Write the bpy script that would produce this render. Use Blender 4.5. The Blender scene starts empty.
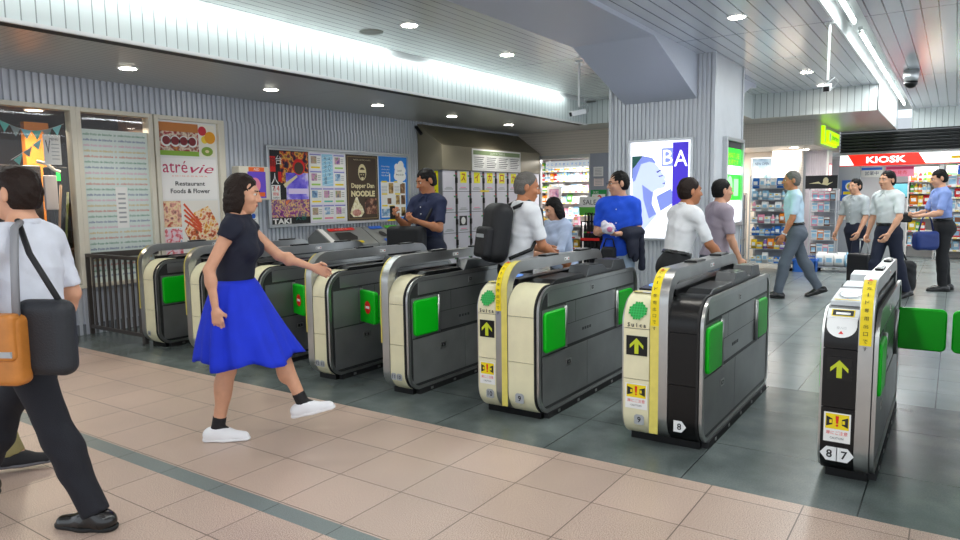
import bpy, bmesh, math, random
import numpy as np
from mathutils import Vector, Matrix
random.seed(7); np.random.seed(7)
SC = bpy.context.scene
COL = SC.collection
PI = math.pi

# ------------------------------------------------------------------ camera, world, large lights, exposure
F_PX, YAW, PITCH, ROLL, CAM_H = 695.0, 0.5995, 0.1043, -0.0134, 1.5
_fw = Vector((-math.sin(YAW)*math.cos(PITCH), math.cos(YAW)*math.cos(PITCH), -math.sin(PITCH)))
_rt0 = Vector((math.cos(YAW), math.sin(YAW), 0)); _up0 = _rt0.cross(_fw)
_rt = _rt0*math.cos(ROLL)+_up0*math.sin(ROLL); _up = -_rt0*math.sin(ROLL)+_up0*math.cos(ROLL)
cam_d = bpy.data.cameras.new('camera'); cam = bpy.data.objects.new('camera', cam_d); COL.objects.link(cam)
cam_d.sensor_width = 36; cam_d.lens = F_PX/960*36; cam_d.clip_start = .05; cam_d.clip_end = 100
_m = Matrix((_rt, _up, -_fw)).transposed().to_4x4(); _m.translation = Vector((0, 0, CAM_H)); cam.matrix_world = _m
SC.camera = cam
SC.view_settings.view_transform = 'Standard'; SC.view_settings.look = 'None'
SC.view_settings.gamma = 1.0; SC.view_settings.exposure = 0.45; SC.view_settings.use_curve_mapping = False
SC.cycles.use_denoising = True
SC.cycles.max_bounces = 6; SC.cycles.diffuse_bounces = 3; SC.cycles.glossy_bounces = 3; SC.cycles.transparent_max_bounces = 6
SC.cycles.caustics_reflective = False; SC.cycles.caustics_refractive = False
SC.cycles.sample_clamp_indirect = 4.0
world = bpy.data.worlds.new('station_light'); SC.world = world; world.use_nodes = True
world.node_tree.nodes['Background'].inputs[0].default_value = (0.86, 0.93, 1.0, 1)
world.node_tree.nodes['Background'].inputs[1].default_value = 1.2

def area(name, loc, sx, sy, power, color=(1, 1, 1), rot=(0, 0, 0)):
    d = bpy.data.lights.new(name, 'AREA'); d.shape = 'RECTANGLE'; d.size = sx; d.size_y = sy; d.energy = power; d.color = color
    o = bpy.data.objects.new(name, d); COL.objects.link(o); o.location = loc; o.rotation_euler = rot
    return o
# the long fluorescent troughs of the hall
area('trough_light', (-5.84, 4.6, 3.32), .14, 7.0, 12, (.93, 1, .98))
area('trough_light', (-5.84, 9.5, 3.32), .14, 4.0, 7, (.93, 1, .98))
area('trough_light', (-1.02, 2.5, 3.28), .2, 9.0, 60, (.95, 1, 1))
area('trough_light', (-1.02, 12.5, 3.28), .2, 10.0, 100, (.95, 1, 1))
area('trough_light', (3.6, 7, 3.28), .2, 20.0, 80, (.95, 1, 1))
# shop interiors
area('shop_light', (-6.9, 14.4, 2.35), 1.8, 1.2, 80, (1, .96, .95))
area('shop_light', (-3.2, 15.6, 2.4), 1.8, .8, 45, (1, .93, .88))
area('shop_light', (-.3, 18.75, 2.05), 3.2, .4, 60, (1, 1, .98))

# ------------------------------------------------------------------ materials
def lin(c):
    if isinstance(c, str):
        c = c.lstrip('#'); c = [int(c[i:i+2], 16)/255 for i in (0, 2, 4)]
    return tuple((x/12.92 if x <= .04045 else ((x+.055)/1.055)**2.4) for x in c[:3])+(1,)
_mats = {}
def mat(name, color='#808080', rough=.5, metal=0., emit=None, estr=0., spec=.5, noise=0., nscale=20., bump=0., bscale=60., alpha=1., coat=0.):
    if name in _mats: return _mats[name]
    m = bpy.data.materials.new(name); m.use_nodes = True; _mats[name] = m
    nt = m.node_tree; b = nt.nodes['Principled BSDF']
    b.inputs['Base Color'].default_value = lin(color); b.inputs['Roughness'].default_value = rough; b.inputs['Metallic'].default_value = metal
    b.inputs['Specular IOR Level'].default_value = spec; b.inputs['Alpha'].default_value = alpha; b.inputs['Coat Weight'].default_value = coat
    if emit: b.inputs['Emission Color'].default_value = lin(emit); b.inputs['Emission Strength'].default_value = estr
    if noise or bump:
        tc = nt.nodes.new('ShaderNodeTexCoord'); no = nt.nodes.new('ShaderNodeTexNoise'); no.inputs['Scale'].default_value = nscale; no.inputs['Detail'].default_value = 4
        nt.links.new(tc.outputs['Object'], no.inputs['Vector'])
        if noise:
            hs = nt.nodes.new('ShaderNodeHueSaturation'); mr = nt.nodes.new('ShaderNodeMapRange')
            mr.inputs[1].default_value = .3; mr.inputs[2].default_value = .7; mr.inputs[3].default_value = 1-noise; mr.inputs[4].default_value = 1+noise
            nt.links.new(no.outputs[0], mr.inputs[0]); nt.links.new(mr.outputs[0], hs.inputs['Value']); hs.inputs['Color'].default_value = lin(color)
            nt.links.new(hs.outputs[0], b.inputs['Base Color'])
        if bump:
            n2 = nt.nodes.new('ShaderNodeTexNoise'); n2.inputs['Scale'].default_value = bscale; nt.links.new(tc.outputs['Object'], n2.inputs['Vector'])
            bp = nt.nodes.new('ShaderNodeBump'); bp.inputs['Strength'].default_value = bump; bp.inputs['Distance'].default_value = .01
            nt.links.new(n2.outputs[0], bp.inputs['Height']); nt.links.new(bp.outputs[0], b.inputs['Normal'])
    return m

class NG:
    """tiny node helper"""
    def __init__(s, m): s.nt = m.node_tree; s.b = s.nt.nodes['Principled BSDF']
    def math(s, op, a, b=None, c=None):
        n = s.nt.nodes.new('ShaderNodeMath'); n.operation = op
        for i, v in enumerate((a, b, c)):
            if v is None: continue
            if hasattr(v, 'links'): s.nt.links.new(v, n.inputs[i])
            else: n.inputs[i].default_value = v
        return n.outputs[0]
    def pos(s):
        g = s.nt.nodes.new('ShaderNodeNewGeometry'); x = s.nt.nodes.new('ShaderNodeSeparateXYZ'); s.nt.links.new(g.outputs['Position'], x.inputs[0])
        s.P = g.outputs['Position']; return x.outputs
    def line(s, v, pitch, off, w):
        f = s.math('FRACT', s.math('DIVIDE', s.math('SUBTRACT', v, off-w/2), pitch))
        return s.math('LESS_THAN', f, w/pitch)
    def mix(s, fac, a, b):
        n = s.nt.nodes.new('ShaderNodeMix'); n.data_type = 'RGBA'
        for k, v in ((0, fac), (6, a), (7, b)):
            if hasattr(v, 'links'): s.nt.links.new(v, n.inputs[k])
            elif k == 0: n.inputs[0].default_value = v
            else: n.inputs[k].default_value = v if len(v) == 4 else lin(v)
        return n.outputs[2]
    def noise(s, scale, detail=3, vec=None, w=None):
        n = s.nt.nodes.new('ShaderNodeTexNoise'); n.inputs['Scale'].default_value = scale; n.inputs['Detail'].default_value = detail
        s.nt.links.new(vec or s.P, n.inputs['Vector']); return n.outputs[0]
    def ramp(s, v, pts):
        n = s.nt.nodes.new('ShaderNodeValToRGB'); e = n.color_ramp.elements
        while len(e) < len(pts): e.new(.5)
        for el, (p, c) in zip(e, pts): el.position = p; el.color = lin(c)
        s.nt.links.new(v, n.inputs[0]); return n.outputs[0]
    def out(s, col, inp='Base Color'): s.nt.links.new(col, s.b.inputs[inp])

def panel_mat(name, color, axis, pitch, off, w, line_c, rough=.35, metal=0., joints=None, spec=.5):
    m = mat(name, color, rough, metal, spec=spec); g = NG(m); p = g.pos()
    l = g.line(p[axis], pitch, off, w)
    if joints:
        for (ax, jp, jo, jw) in joints: l = g.math('MAXIMUM', l, g.line(p[ax], jp, jo, jw))
    g.out(g.mix(l, lin(color), lin(line_c)))
    return m

def print_mat(name, pts, scale, rough=.35, emit=0., voro=False):
    """a printed picture: blotches of colour belonging to the print itself"""
    m = mat(name, '#888888', rough); g = NG(m); g.pos()
    if voro:
        n = g.nt.nodes.new('ShaderNodeTexVoronoi'); n.inputs['Scale'].default_value = scale; g.nt.links.new(g.P, n.inputs['Vector'])
        x = g.nt.nodes.new('ShaderNodeSeparateXYZ'); g.nt.links.new(n.outputs['Color'], x.inputs[0]); v = x.outputs[0]
    else:
        v = g.noise(scale, 4)
    c = g.ramp(v, pts); g.out(c)
    if emit: g.out(c, 'Emission Color'); g.b.inputs['Emission Strength'].default_value = emit
    return m

# ------------------------------------------------------------------ mesh builder
class MB:
    def __init__(s): s.v = []; s.f = []; s.mi = []; s.mats = []
    def _m(s, m):
        if m is None: return 0
        if m not in s.mats: s.mats.append(m)
        return s.mats.index(m)
    def add(s, vs, fs, m=None, M=None):
        o = len(s.v); k = s._m(m)
        for v in vs: s.v.append(tuple(M @ Vector(v)) if M is not None else tuple(v))
        for f in fs: s.f.append(tuple(i+o for i in f)); s.mi.append(k)
        return s
    def box(s, a, b, m=None, M=None):
        (x0, y0, z0), (x1, y1, z1) = [min(p, q) for p, q in zip(a, b)], [max(p, q) for p, q in zip(a, b)]
        vs = [(x0, y0, z0), (x1, y0, z0), (x1, y1, z0), (x0, y1, z0), (x0, y0, z1), (x1, y0, z1), (x1, y1, z1), (x0, y1, z1)]
        return s.add(vs, [(0, 3, 2, 1), (4, 5, 6, 7), (0, 1, 5, 4), (1, 2, 6, 5), (2, 3, 7, 6), (3, 0, 4, 7)], m, M)
    def prism(s, prof, lo, hi, axis='x', m=None, M=None):
        """prof: list of 2D points; axis x -> (y,z), y -> (x,z), z -> (x,y)"""
        ar = sum(prof[i][0]*prof[(i+1) % len(prof)][1]-prof[(i+1) % len(prof)][0]*prof[i][1] for i in range(len(prof)))
        if ar < 0: prof = prof[::-1]
        P = {'x': lambda t, u, v: (t, u, v), 'y': lambda t, u, v: (u, t, v), 'z': lambda t, u, v: (u, v, t)}[axis]
        n = len(prof); vs = [P(lo, *p) for p in prof]+[P(hi, *p) for p in prof]
        fs = [tuple(range(n))[::-1], tuple(range(n, 2*n))]+[(i, (i+1) % n, n+(i+1) % n, n+i) for i in range(n)]
        if axis == 'y': fs = [f[::-1] for f in fs]
        return s.add(vs, fs, m, M)
    def strip(s, outer, inner, lo, hi, m=None, closed=False, M=None):
        """solid band between two matching (y,z) polylines, extruded along x"""
        n = len(outer); vs = []
        for t in (lo, hi):
            vs += [(t, *p) for p in outer]+[(t, *p) for p in inner]
        O = lambda i: i; I = lambda i: n+i; O2 = lambda i: 2*n+i; I2 = lambda i: 3*n+i
        fs = []; R = range(n if closed else n-1)
        for i in R:
            j = (i+1) % n
            fs += [(O(i), O(j), I(j), I(i)), (O2(i), I2(i), I2(j), O2(j)), (O(i), O2(i), O2(j), O(j)), (I(i), I(j), I2(j), I2(i))]
        if not closed:
            fs += [(O(0), I(0), I2(0), O2(0)), (O(n-1), O2(n-1), I2(n-1), I(n-1))]
        return s.add(vs, fs, m, M)
    def tube(s, path, r, n=8, m=None, M=None, cap=True):
        path = [Vector(p) for p in path]; vs = []; fs = []; k = len(path)
        rs = r if isinstance(r, (list, tuple)) else [r]*k
        up = None
        for i, p in enumerate(path):
            d = (path[min(i+1, k-1)]-path[max(i-1, 0)]).normalized()
            if up is None: up = d.orthogonal().normalized()
            up = (up-d*up.dot(d))
            if up.length < 1e-6: up = d.orthogonal()
            up.normalize()
            w = d.cross(up)
            for j in range(n):
                a = 2*PI*j/n; vs.append(p+(up*math.cos(a)+w*math.sin(a))*rs[i])
        for i in range(k-1):
            for j in range(n): fs.append((i*n+j, i*n+(j+1) % n, (i+1)*n+(j+1) % n, (i+1)*n+j))
        if cap: fs += [tuple(range(n))[::-1], tuple(range((k-1)*n, k*n))]
        return s.add(vs, fs, m, M)
    def lathe(s, prof, n=20, m=None, M=None, c=(0, 0, 0)):
        """prof (r,z) from bottom to top, closed by caps"""
        vs = []; fs = []; k = len(prof)
        for r, z in prof:
            for j in range(n): a = 2*PI*j/n; vs.append((c[0]+r*math.cos(a), c[1]+r*math.sin(a), c[2]+z))
        for i in range(k-1):
            for j in range(n): fs.append((i*n+j, i*n+(j+1) % n, (i+1)*n+(j+1) % n, (i+1)*n+j))
        fs += [tuple(range(n))[::-1], tuple(range((k-1)*n, k*n))]
        return s.add(vs, fs, m, M)
    def build(s, name, m=None, parent=None, smooth=False, bevel=0., seg=2, loc=None, rz=None, angle=None):
        me = bpy.data.meshes.new(name); me.from_pydata(s.v, [], s.f)
        ms = list(s.mats)
        if m is not None:
            if not ms: ms = [m]
        for x in ms: me.materials.append(x)
        if len(ms) > 1: me.polygons.foreach_set('material_index', s.mi)
        if smooth: me.polygons.foreach_set('use_smooth', [True]*len(me.polygons))
        me.update(); o = bpy.data.objects.new(name, me); COL.objects.link(o)
        if angle is not None:
            me.polygons.foreach_set('use_smooth', [True]*len(me.polygons)); me.set_sharp_from_angle(angle=math.radians(angle))
        if bevel:
            b = o.modifiers.new('edge', 'BEVEL'); b.width = bevel; b.segments = seg; b.limit_method = 'ANGLE'; b.angle_limit = math.radians(40)
        if parent is not None: o.parent = parent
        if loc is not None: o.location = loc
        if rz is not None: o.rotation_euler = (0, 0, rz)
        return o

def tag(o, label=None, cat=None, group=None, kind=None):
    if label: o['label'] = label
    if cat: o['category'] = cat
    if group: o['group'] = group
    if kind: o['kind'] = kind
    return o
def thing(name, label, cat, loc=(0, 0, 0), rz=0, group=None):
    o = bpy.data.objects.new(name, None); COL.objects.link(o); o.location = loc; o.rotation_euler = (0, 0, rz); o.empty_display_size = .1
    return tag(o, label, cat, group)
def struct(name, mb, m=None, **k):
    return tag(mb.build(name, m, **k), kind='structure')
def copy_tree(o, parent=None):
    c = o.copy(); COL.objects.link(c)
    if parent is not None: c.parent = parent
    for ch in list(o.children): copy_tree(ch, c)
    return c

_txt = {}
def text_geo(t, bold=0., shear=0.):
    """text as flat geometry, 1 unit high letters; returns verts, faces, width, height"""
    key = (t, bold, shear)
    if key in _txt: return _txt[key]
    cu = bpy.data.curves.new('lettering', 'FONT'); cu.body = t; cu.size = 1; cu.offset = bold; cu.shear = shear; cu.resolution_u = 2; cu.fill_mode = 'FRONT'
    o = bpy.data.objects.new('lettering', cu); COL.objects.link(o)
    dg = bpy.context.evaluated_depsgraph_get(); ev = o.evaluated_get(dg); me = ev.to_mesh()
    vs = [tuple(v.co) for v in me.vertices]; fs = [tuple(p.vertices) for p in me.polygons]
    ev.to_mesh_clear(); bpy.data.objects.remove(o); bpy.data.curves.remove(cu)
    if not vs: vs = [(0, 0, 0)]; fs = []
    xs = [v[0] for v in vs]; ys = [v[1] for v in vs]
    x0, x1, y0, y1 = min(xs), max(xs), min(ys), max(ys)
    vs = [(v[0]-(x0+x1)/2, v[1]-(y0+y1)/2, 0) for v in vs]
    _txt[key] = (vs, fs, max(x1-x0, 1e-4), max(y1-y0, 1e-4)); return _txt[key]

class Board:
    """flat printed sheet: u to the viewer's right, v up, n towards the viewer"""
    def __init__(s, O, U, N, V=(0, 0, 1), mb=None):
        s.O = Vector(O); s.U = Vector(U).normalized(); s.V = Vector(V).normalized(); s.N = Vector(N).normalized(); s.mb = mb or MB(); s.k = 0
    def P(s, u, v, d=0.): return s.O+s.U*u+s.V*v+s.N*d
    def slab(s, u0, v0, u1, v1, d0, d1, m):
        vs = [s.P(u, v, d) for d in (d0, d1) for (u, v) in ((u0, v0), (u1, v0), (u1, v1), (u0, v1))]
        s.mb.add(vs, [(3, 2, 1, 0), (4, 5, 6, 7), (0, 1, 5, 4), (1, 2, 6, 5), (2, 3, 7, 6), (3, 0, 4, 7)], m); return s
    def rect(s, u0, v0, u1, v1, m, d=.001):
        return s.poly([(u0, v0), (u1, v0), (u1, v1), (u0, v1)], m, d)
    def poly(s, pts, m, d=.001):
        s.mb.add([s.P(u, v, d) for u, v in pts], [tuple(range(len(pts)))], m); return s
    def disc(s, u, v, ru, m, d=.001, rv=None, n=20):
        rv = rv or ru; return s.poly([(u+ru*math.cos(2*PI*i/n), v+rv*math.sin(2*PI*i/n)) for i in range(n)], m, d)
    def frame(s, u0, v0, u1, v1, w, d0, d1, m):
        s.slab(u0, v0, u1, v0+w, d0, d1, m); s.slab(u0, v1-w, u1, v1, d0, d1, m); s.slab(u0, v0+w, u0+w, v1-w, d0, d1, m); s.slab(u1-w, v0+w, u1, v1-w, d0, d1, m); return s
    def text(s, t, u, v, h, m, d=.002, w=None, bold=0., shear=0., rot=0.):
        """centred at u,v; cap height h; optional fitted width w"""
        vs, fs, tw, th = text_geo(t, bold, shear); sy = h/th; sx = (w/tw) if w else sy
        c, si = math.cos(rot), math.sin(rot)
        s.mb.add([s.P(u+(x*sx*c-y*sy*si), v+(x*sx*si+y*sy*c), d) for x, y, _ in vs], fs, m); return s
# ------------------------------------------------------------------ common materials
M = {}
M['steel'] = mat('brushed_steel', '#b0b1af', .3, .9, noise=.08, nscale=6)
M['steel_dark'] = mat('dark_steel', '#8f908e', .36, .7, noise=.12, nscale=5)
M['steel_side'] = mat('gate_side_steel', '#8d8f8e', .34, .75, noise=.1, nscale=4)
M['hull'] = mat('gate_hull_dark', '#3a3b3b', .5, .4); M['steel_low'] = mat('gate_steel_floor_reflection', '#868887', .38, .5, noise=.12, nscale=4); M['steel_up'] = mat('gate_steel_painted_sheen', '#a6a8a7', .32, .8, noise=.08, nscale=4)  # reflections painted into the side steel: dark floor below, brighter sheen above
M['gap'] = mat('seam_dark', '#151515', .6)
M['black'] = mat('black_plastic', '#060607', .32, spec=.35)
M['gloss'] = mat('black_gloss', '#060708', .3, spec=.4)
M['rubber'] = mat('rubber', '#141516', .7)
M['cream'] = mat('cream_plastic', '#e8e2be', .35, noise=.05, nscale=9)
M['yellow'] = mat('yellow_label', '#f2d90a', .4)
M['ytrim'] = mat('yellow_trim', '#e2d36a', .4, noise=.06)
M['green'] = mat('flap_green', '#05bf1b', .4, spec=.3)
M['white'] = mat('white_paint', '#eceeee', .4)
M['paper'] = mat('white_paper', '#f1f1ee', .5)
M['red'] = mat('sign_red', '#e0201a', .4)
M['orange'] = mat('sign_orange', '#ef6a24', .4)
M['blue'] = mat('sign_blue', '#1c63cf', .4)
M['grey'] = mat('grey_plate', '#a9adb0', .4)
M['dgrey'] = mat('dark_grey', '#3a3c3e', .5)
M['frame'] = mat('window_frame_cream', '#ddd8c8', .45)
M['alu'] = mat('aluminium_frame', '#c9ccce', .3, .8)
M['green_ink'] = mat('green_ink', '#119a3f', .5)
M['brown'] = mat('poster_brown', '#4a3a2c', .5)
M['beige'] = mat('poster_beige', '#e8dcae', .5)
M['navy'] = mat('navy_ink', '#1d2c5e', .5)
M['purple'] = mat('purple_ink', '#4a38c8', .5)
M['pink'] = mat('pink_ink', '#f08cab', .5)
M['magenta'] = mat('magenta_ink', '#c11f5a', .5)
M['ink'] = mat('black_ink', '#1a1a1c', .5)
M['tube'] = mat('fluorescent_glow', '#ffffff', .5, emit='#f4fffd', estr=9)
M['lamp_soft'] = mat('cafe_lamp_glow', '#ffffff', .5, emit='#ffe6bc', estr=5)
M['lamp'] = mat('downlight_glow', '#ffffff', .5, emit='#fff6e6', estr=26)

XW, ZS, ZC = -8.15, 2.88, 3.30          # wall plane, low ceiling, high ceiling
# ------------------------------------------------------------------ floor
m = mat('pink_granite', '#b89c8c', .34, spec=.45); g = NG(m); p = g.pos()
sp = g.ramp(g.noise(190, 2), [(.32, '#8a7468'), (.45, '#b99f90'), (.56, '#cdb5a6'), (.7, '#e2d1c4')])
tile = g.nt.nodes.new('ShaderNodeTexWhiteNoise'); tile.noise_dimensions = '2D'
cx = g.math('FLOOR', g.math('DIVIDE', g.math('SUBTRACT', p[0], -3.159), .437)); cy = g.math('FLOOR', g.math('DIVIDE', g.math('SUBTRACT', p[1], 3.42), .4125))
cb = g.nt.nodes.new('ShaderNodeCombineXYZ'); g.nt.links.new(cx, cb.inputs[0]); g.nt.links.new(cy, cb.inputs[1]); g.nt.links.new(cb.outputs[0], tile.inputs['Vector'])
hs = g.nt.nodes.new('ShaderNodeHueSaturation'); g.nt.links.new(sp, hs.inputs['Color'])
tv = g.math('MULTIPLY_ADD', tile.outputs[0], .12, .90); tv = g.math('ADD', tv, g.math('MULTIPLY', g.math('SUBTRACT', g.noise(1.6, 3), .5), .35)); g.nt.links.new(tv, hs.inputs['Value'])
ln = g.math('MAXIMUM', g.line(p[0], .437, -3.159, .006), g.line(p[1], .4125, 3.42, .006))
c1 = g.mix(ln, hs.outputs[0], lin('#6d5c52')); g.out(c1)
M['pinkfloor'] = m
m = mat('strip_slate', '#6c7f7c', .4); g = NG(m); p = g.pos()
g.out(g.mix(g.line(p[0], .437, -3.58, .006), g.ramp(g.noise(200, 2), [(.35, '#626c6b'), (.65, '#838d8c')]), lin('#3f4a48'))); M['strip'] = m
m = mat('gate_slate', '#4a5553', .26, spec=.5); g = NG(m); p = g.pos()
sl = g.ramp(g.math('ADD', g.math('MULTIPLY', g.noise(3.2, 5), .7), g.math('MULTIPLY', g.noise(120, 2), .3)), [(.32, '#4b5352'), (.5, '#5f6867'), (.68, '#767f7e')])
g.out(g.mix(g.math('MAXIMUM', g.line(p[0], .83, -.31, .007), g.line(p[1], .83, 4.17, .007)), sl, lin('#2a3130'))); M['slate'] = m
m = mat('concourse_tile', '#7f8888', .24, spec=.5); g = NG(m); p = g.pos()
sl = g.ramp(g.math('ADD', g.math('MULTIPLY', g.noise(2.0, 4), .6), g.math('MULTIPLY', g.noise(140, 2), .4)), [(.3, '#747d7d'), (.5, '#868f8f'), (.7, '#99a2a1')])
g.out(g.mix(g.math('MAXIMUM', g.line(p[0], .44, -.05, .006), g.line(p[1], .44, 5.65, .006)), sl, lin('#4b5252'))); M['concourse'] = m
fb = MB()
fb.box((-12, -4, -.1), (6, 2.06, 0), M['pinkfloor']); fb.box((-12, 2.06, -.1), (6, 2.17, 0), M['strip']); fb.box((-12, 2.17, -.1), (6, 3.53, 0), M['pinkfloor'])
fb.box((-12, 3.53, -.1), (6, 5.65, 0), M['slate']); fb.box((-12, 5.65, -.1), (6, 22, 0), M['concourse'])
struct('floor', fb)

# ------------------------------------------------------------------ ribbed wall panels
def ribbed(mb, O, U, N, L, z0, z1, pitch, depth, m=None, Z=(0, 0, 1)):
    O, U, N, Z = Vector(O), Vector(U), Vector(N), Vector(Z); pts = []; x = 0
    while x < L-1e-6:
        for dx, d in ((0, 0), (pitch*.12, depth), (pitch*.62, depth), (pitch*.74, 0)):
            if x+dx < L: pts.append((x+dx, d))
        x += pitch
    pts.append((L, 0)); n = len(pts)
    vs = [O+U*a+N*d+Z*z for z in (z0, z1) for a, d in pts]
    flip = U.cross(Z).dot(N) < 0
    fs = [(i, i+1, n+i+1, n+i) for i in range(n-1)]
    mb.add(vs, [f[::-1] for f in fs] if flip else fs, m)
M['rib'] = mat('ribbed_metal_blue_grey', '#c4c9d2', .38, .25, noise=.05, nscale=2)
M['rib_col'] = mat('ribbed_metal_grey', '#d2d5da', .36, .25, noise=.04, nscale=2)
wl = MB()
Y0 = -3
ribbed(wl, (XW, Y0, 0), (0, 1, 0), (1, 0, 0), 16.5, 2.56, ZS, .072, .024, M['rib'])
ribbed(wl, (XW, Y0, 0), (0, 1, 0), (1, 0, 0), 8.87, 0, .53, .072, .024, M['rib'])
ribbed(wl, (XW, 5.87, 0), (0, 1, 0), (1, 0, 0), 7.63, 0, 2.56, .072, .024, M['rib'])
wl.box((XW-.12, Y0, 0), (XW-.002, 13.5, .53), M['rib']); wl.box((XW-.12, Y0, 2.56), (XW-.002, 13.5, ZS), M['rib']); wl.box((XW-.12, 5.87, .53), (XW-.002, 13.5, 2.56), M['rib'])
struct('wall_left', wl)
bb = MB(); bb.box((XW, Y0, 0), (XW+.022, 9.9, .12)); struct('baseboard_left', bb, mat('baseboard_grey', '#6c7178', .5))

# windows in the left wall
glass = mat('window_glass', '#ffffff', .03); _b = NG(glass)
_tr = _b.nt.nodes.new('ShaderNodeBsdfTransparent'); _gl = _b.nt.nodes.new('ShaderNodeBsdfGlossy'); _gl.inputs['Roughness'].default_value = .02
_mx = _b.nt.nodes.new('ShaderNodeMixShader'); _fr = _b.nt.nodes.new('ShaderNodeFresnel'); _fr.inputs[0].default_value = 1.5
_sc = _b.math('MULTIPLY_ADD', _fr.outputs[0], .6, .0)
_b.nt.links.new(_sc, _mx.inputs[0]); _b.nt.links.new(_tr.outputs[0], _mx.inputs[1]); _b.nt.links.new(_gl.outputs[0], _mx.inputs[2])
_b.nt.links.new(_mx.outputs[0], _b.nt.nodes['Material Output'].inputs['Surface']); M['glass'] = glass
for n, (a, b) in enumerate(((1.9, 3.91), (4.02, 4.81), (4.94, 5.78)), 1):
    w = MB(); r = .055
    lo = a-r if n > 1 else a-.1; hi = b+(.055 if n < 3 else .09)
    for q in ((lo, a), (b, hi)): w.box((XW-.1, q[0], .53), (XW+.035, q[1], 2.56))
    w.box((XW-.1, a, .53), (XW+.045, b, .575)); w.box((XW-.1, a, 2.51), (XW+.035, b, 2.56))
    wo = struct('window_%d' % n, w, M['frame'], bevel=.004)
    if n < 3:
        pn = MB(); pn.box((XW-.03, a, .575), (XW-.024, b, 2.51)); pn.build('pane', M['glass'], wo)

# ------------------------------------------------------------------ low ceiling (soffit), fascia, trough, high ceiling
M['soffit'] = panel_mat('soffit_panels', '#b4b7b3', 1, .06, 0, .008, '#8f9290', .3, .15, joints=[(0, 1.2, -6.4, .006), (1, 3.6, 2.9, .012)])
M['fascia'] = panel_mat('fascia_panels', '#e3ecec', 1, .108, 2.451, .010, '#9aa5a4', .3)
M['fascia_x'] = panel_mat('fascia_panels_cross', '#d5dcdc', 0, .108, 0, .010, '#808a8a', .3)
M['ceil_l'] = panel_mat('ceiling_fine_panels', '#dbe0de', 0, .118, -4.179, .012, '#7a807f', .22, .2, joints=[(1, 4.6, 8.48, .02)])
M['ceil_r'] = panel_mat('ceiling_wide_panels', '#dadde4', 0, .148, -1.855, .014, '#5c6066', .2, .25, joints=[(1, 4.65, 8.36, .02)])
s = MB(); s.box((XW-.12, Y0, ZS), (-6.12, 13.5, ZS+.08)); s.box((-6.12, 12.42, ZS), (-4.02, 18.2, ZS+.08)); s.box((-4.02, 12.92, ZS), (-3.2, 18.2, ZS+.08)); s.box((-3.2, 13.62, ZS), (-1.17, 18.2, ZS+.08))
struct('ceiling_low', s, M['soffit'])
s = MB(); s.box((-6.12, Y0, ZS-.02), (-5.97, 12.4, ZS+.05)); s.box((-6.135, Y0, ZS-.012), (-6.12, 12.4, ZS), M['gap'])
struct('trim_1', s, mat('soffit_edge_metal', '#8d8782', .3, .4))
s = MB(); s.box((-5.97, Y0, ZS-.01), (-5.95, 12.42, 3.27)); s.box((-5.972, Y0, ZS-.025), (-5.94, 12.42, ZS+.005), M['white'])
fo = struct('wall_fascia', s, None); fo.data.materials.clear(); fo.data.materials.append(M['fascia']); fo.data.materials.append(M['white'])
fo.data.polygons.foreach_set('material_index', [0]*6+[1]*6)
s = MB(); s.box((-5.95, 12.4, ZS-.01), (-4.0, 12.42, ZC)); s.box((-3.2, 13.6, ZS-.01), (-1.15, 13.62, ZC)); s.box((-.89, 18.2, ZS), (6, 18.22, ZC)); s.box((-4.0, 12.9, ZS), (-3.2, 12.92, ZC))
s.box((-4.02, 12.4, ZS), (-4, 12.92, ZC)); s.box((-3.2, 12.9, ZS), (-3.18, 13.62, ZC))
struct('wall_fascia_cross', s, M['fascia_x'])
s = MB(); s.box((-1.17, 13.6, ZS-.01), (-1.15, 18.22, ZC)); struct('wall_fascia_side', s, M['fascia'])
# trough recesses
s = MB()
for x0, x1, y0, y1 in ((-6.0, -5.75, Y0, 12.4), (-1.15, -.89, Y0, 18.2)):
    s.box((x0, y0, 3.50), (x1, y1, 3.53)); s.box((x0-.02, y0, 3.27), (x0, y1, 3.53)) if x0 < -3 else s.box((x0-.02, y0, ZC), (x0, y1, 3.53)); s.box((x1, y0, ZC), (x1+.02, y1, 3.53))
    s.box((x0, y1, 3.27 if x0 < -3 else ZC), (x1, y1+.02, 3.53))
struct('trim_2', s, M['white'])
s = MB(); s.box((-5.73, Y0, ZC), (-3.0, 12.42, ZC+.06)); s.box((-3.0, 10.6, ZC), (-2.84, 12.42, ZC+.06)); s.box((-4.02, 12.4, ZC), (-2.84, 13.62, ZC+.06)); struct('ceiling_left', s, M['ceil_l'])
s = MB(); s.box((-3.0, Y0, ZC), (-1.17, 10.6, ZC+.06)); s.box((-2.84, 10.6, ZC), (-1.17, 13.62, ZC+.06)); s.box((-.87, Y0, ZC), (6, 18.2, ZC+.06)); struct('ceiling_right', s, M['ceil_r'])
# fluorescent tubes
def tubes(x, z, segs, lab, grp):
    for (a, b) in segs:
        n = max(1, round((b-a)/1.24)); L = (b-a)/n
        for i in range(n):
            t = thing('fluorescent_tube', lab, 'light', (x, a+L*(i+.5), z), 0, grp)
            q = MB(); q.tube([(0, -L/2+.03, 0), (0, L/2-.03, 0)], .016, 10); q.build('glass_tube', M['tube'], t, smooth=True)
            q = MB(); q.box((-.025, -L/2+.01, .02), (.025, L/2-.01, .06)); q.tube([(0, -L/2+.005, 0), (0, -L/2+.03, 0)], .017, 8); q.tube([(0, L/2-.03, 0), (0, L/2-.005, 0)], .017, 8)
            q.build('fixture', M['white'], t)
            q = MB(); q.tube([(0, 0, .06), (0, 0, 3.5-z)], .008, 6); q.build('hanger', M['white'], t)
tubes(-5.86, 3.36, [(-.5, 6.85), (7.6, 11.5)], 'white fluorescent tube glowing in the trough above the white panel fascia', 'tubes in the trough above the poster wall')
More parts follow.
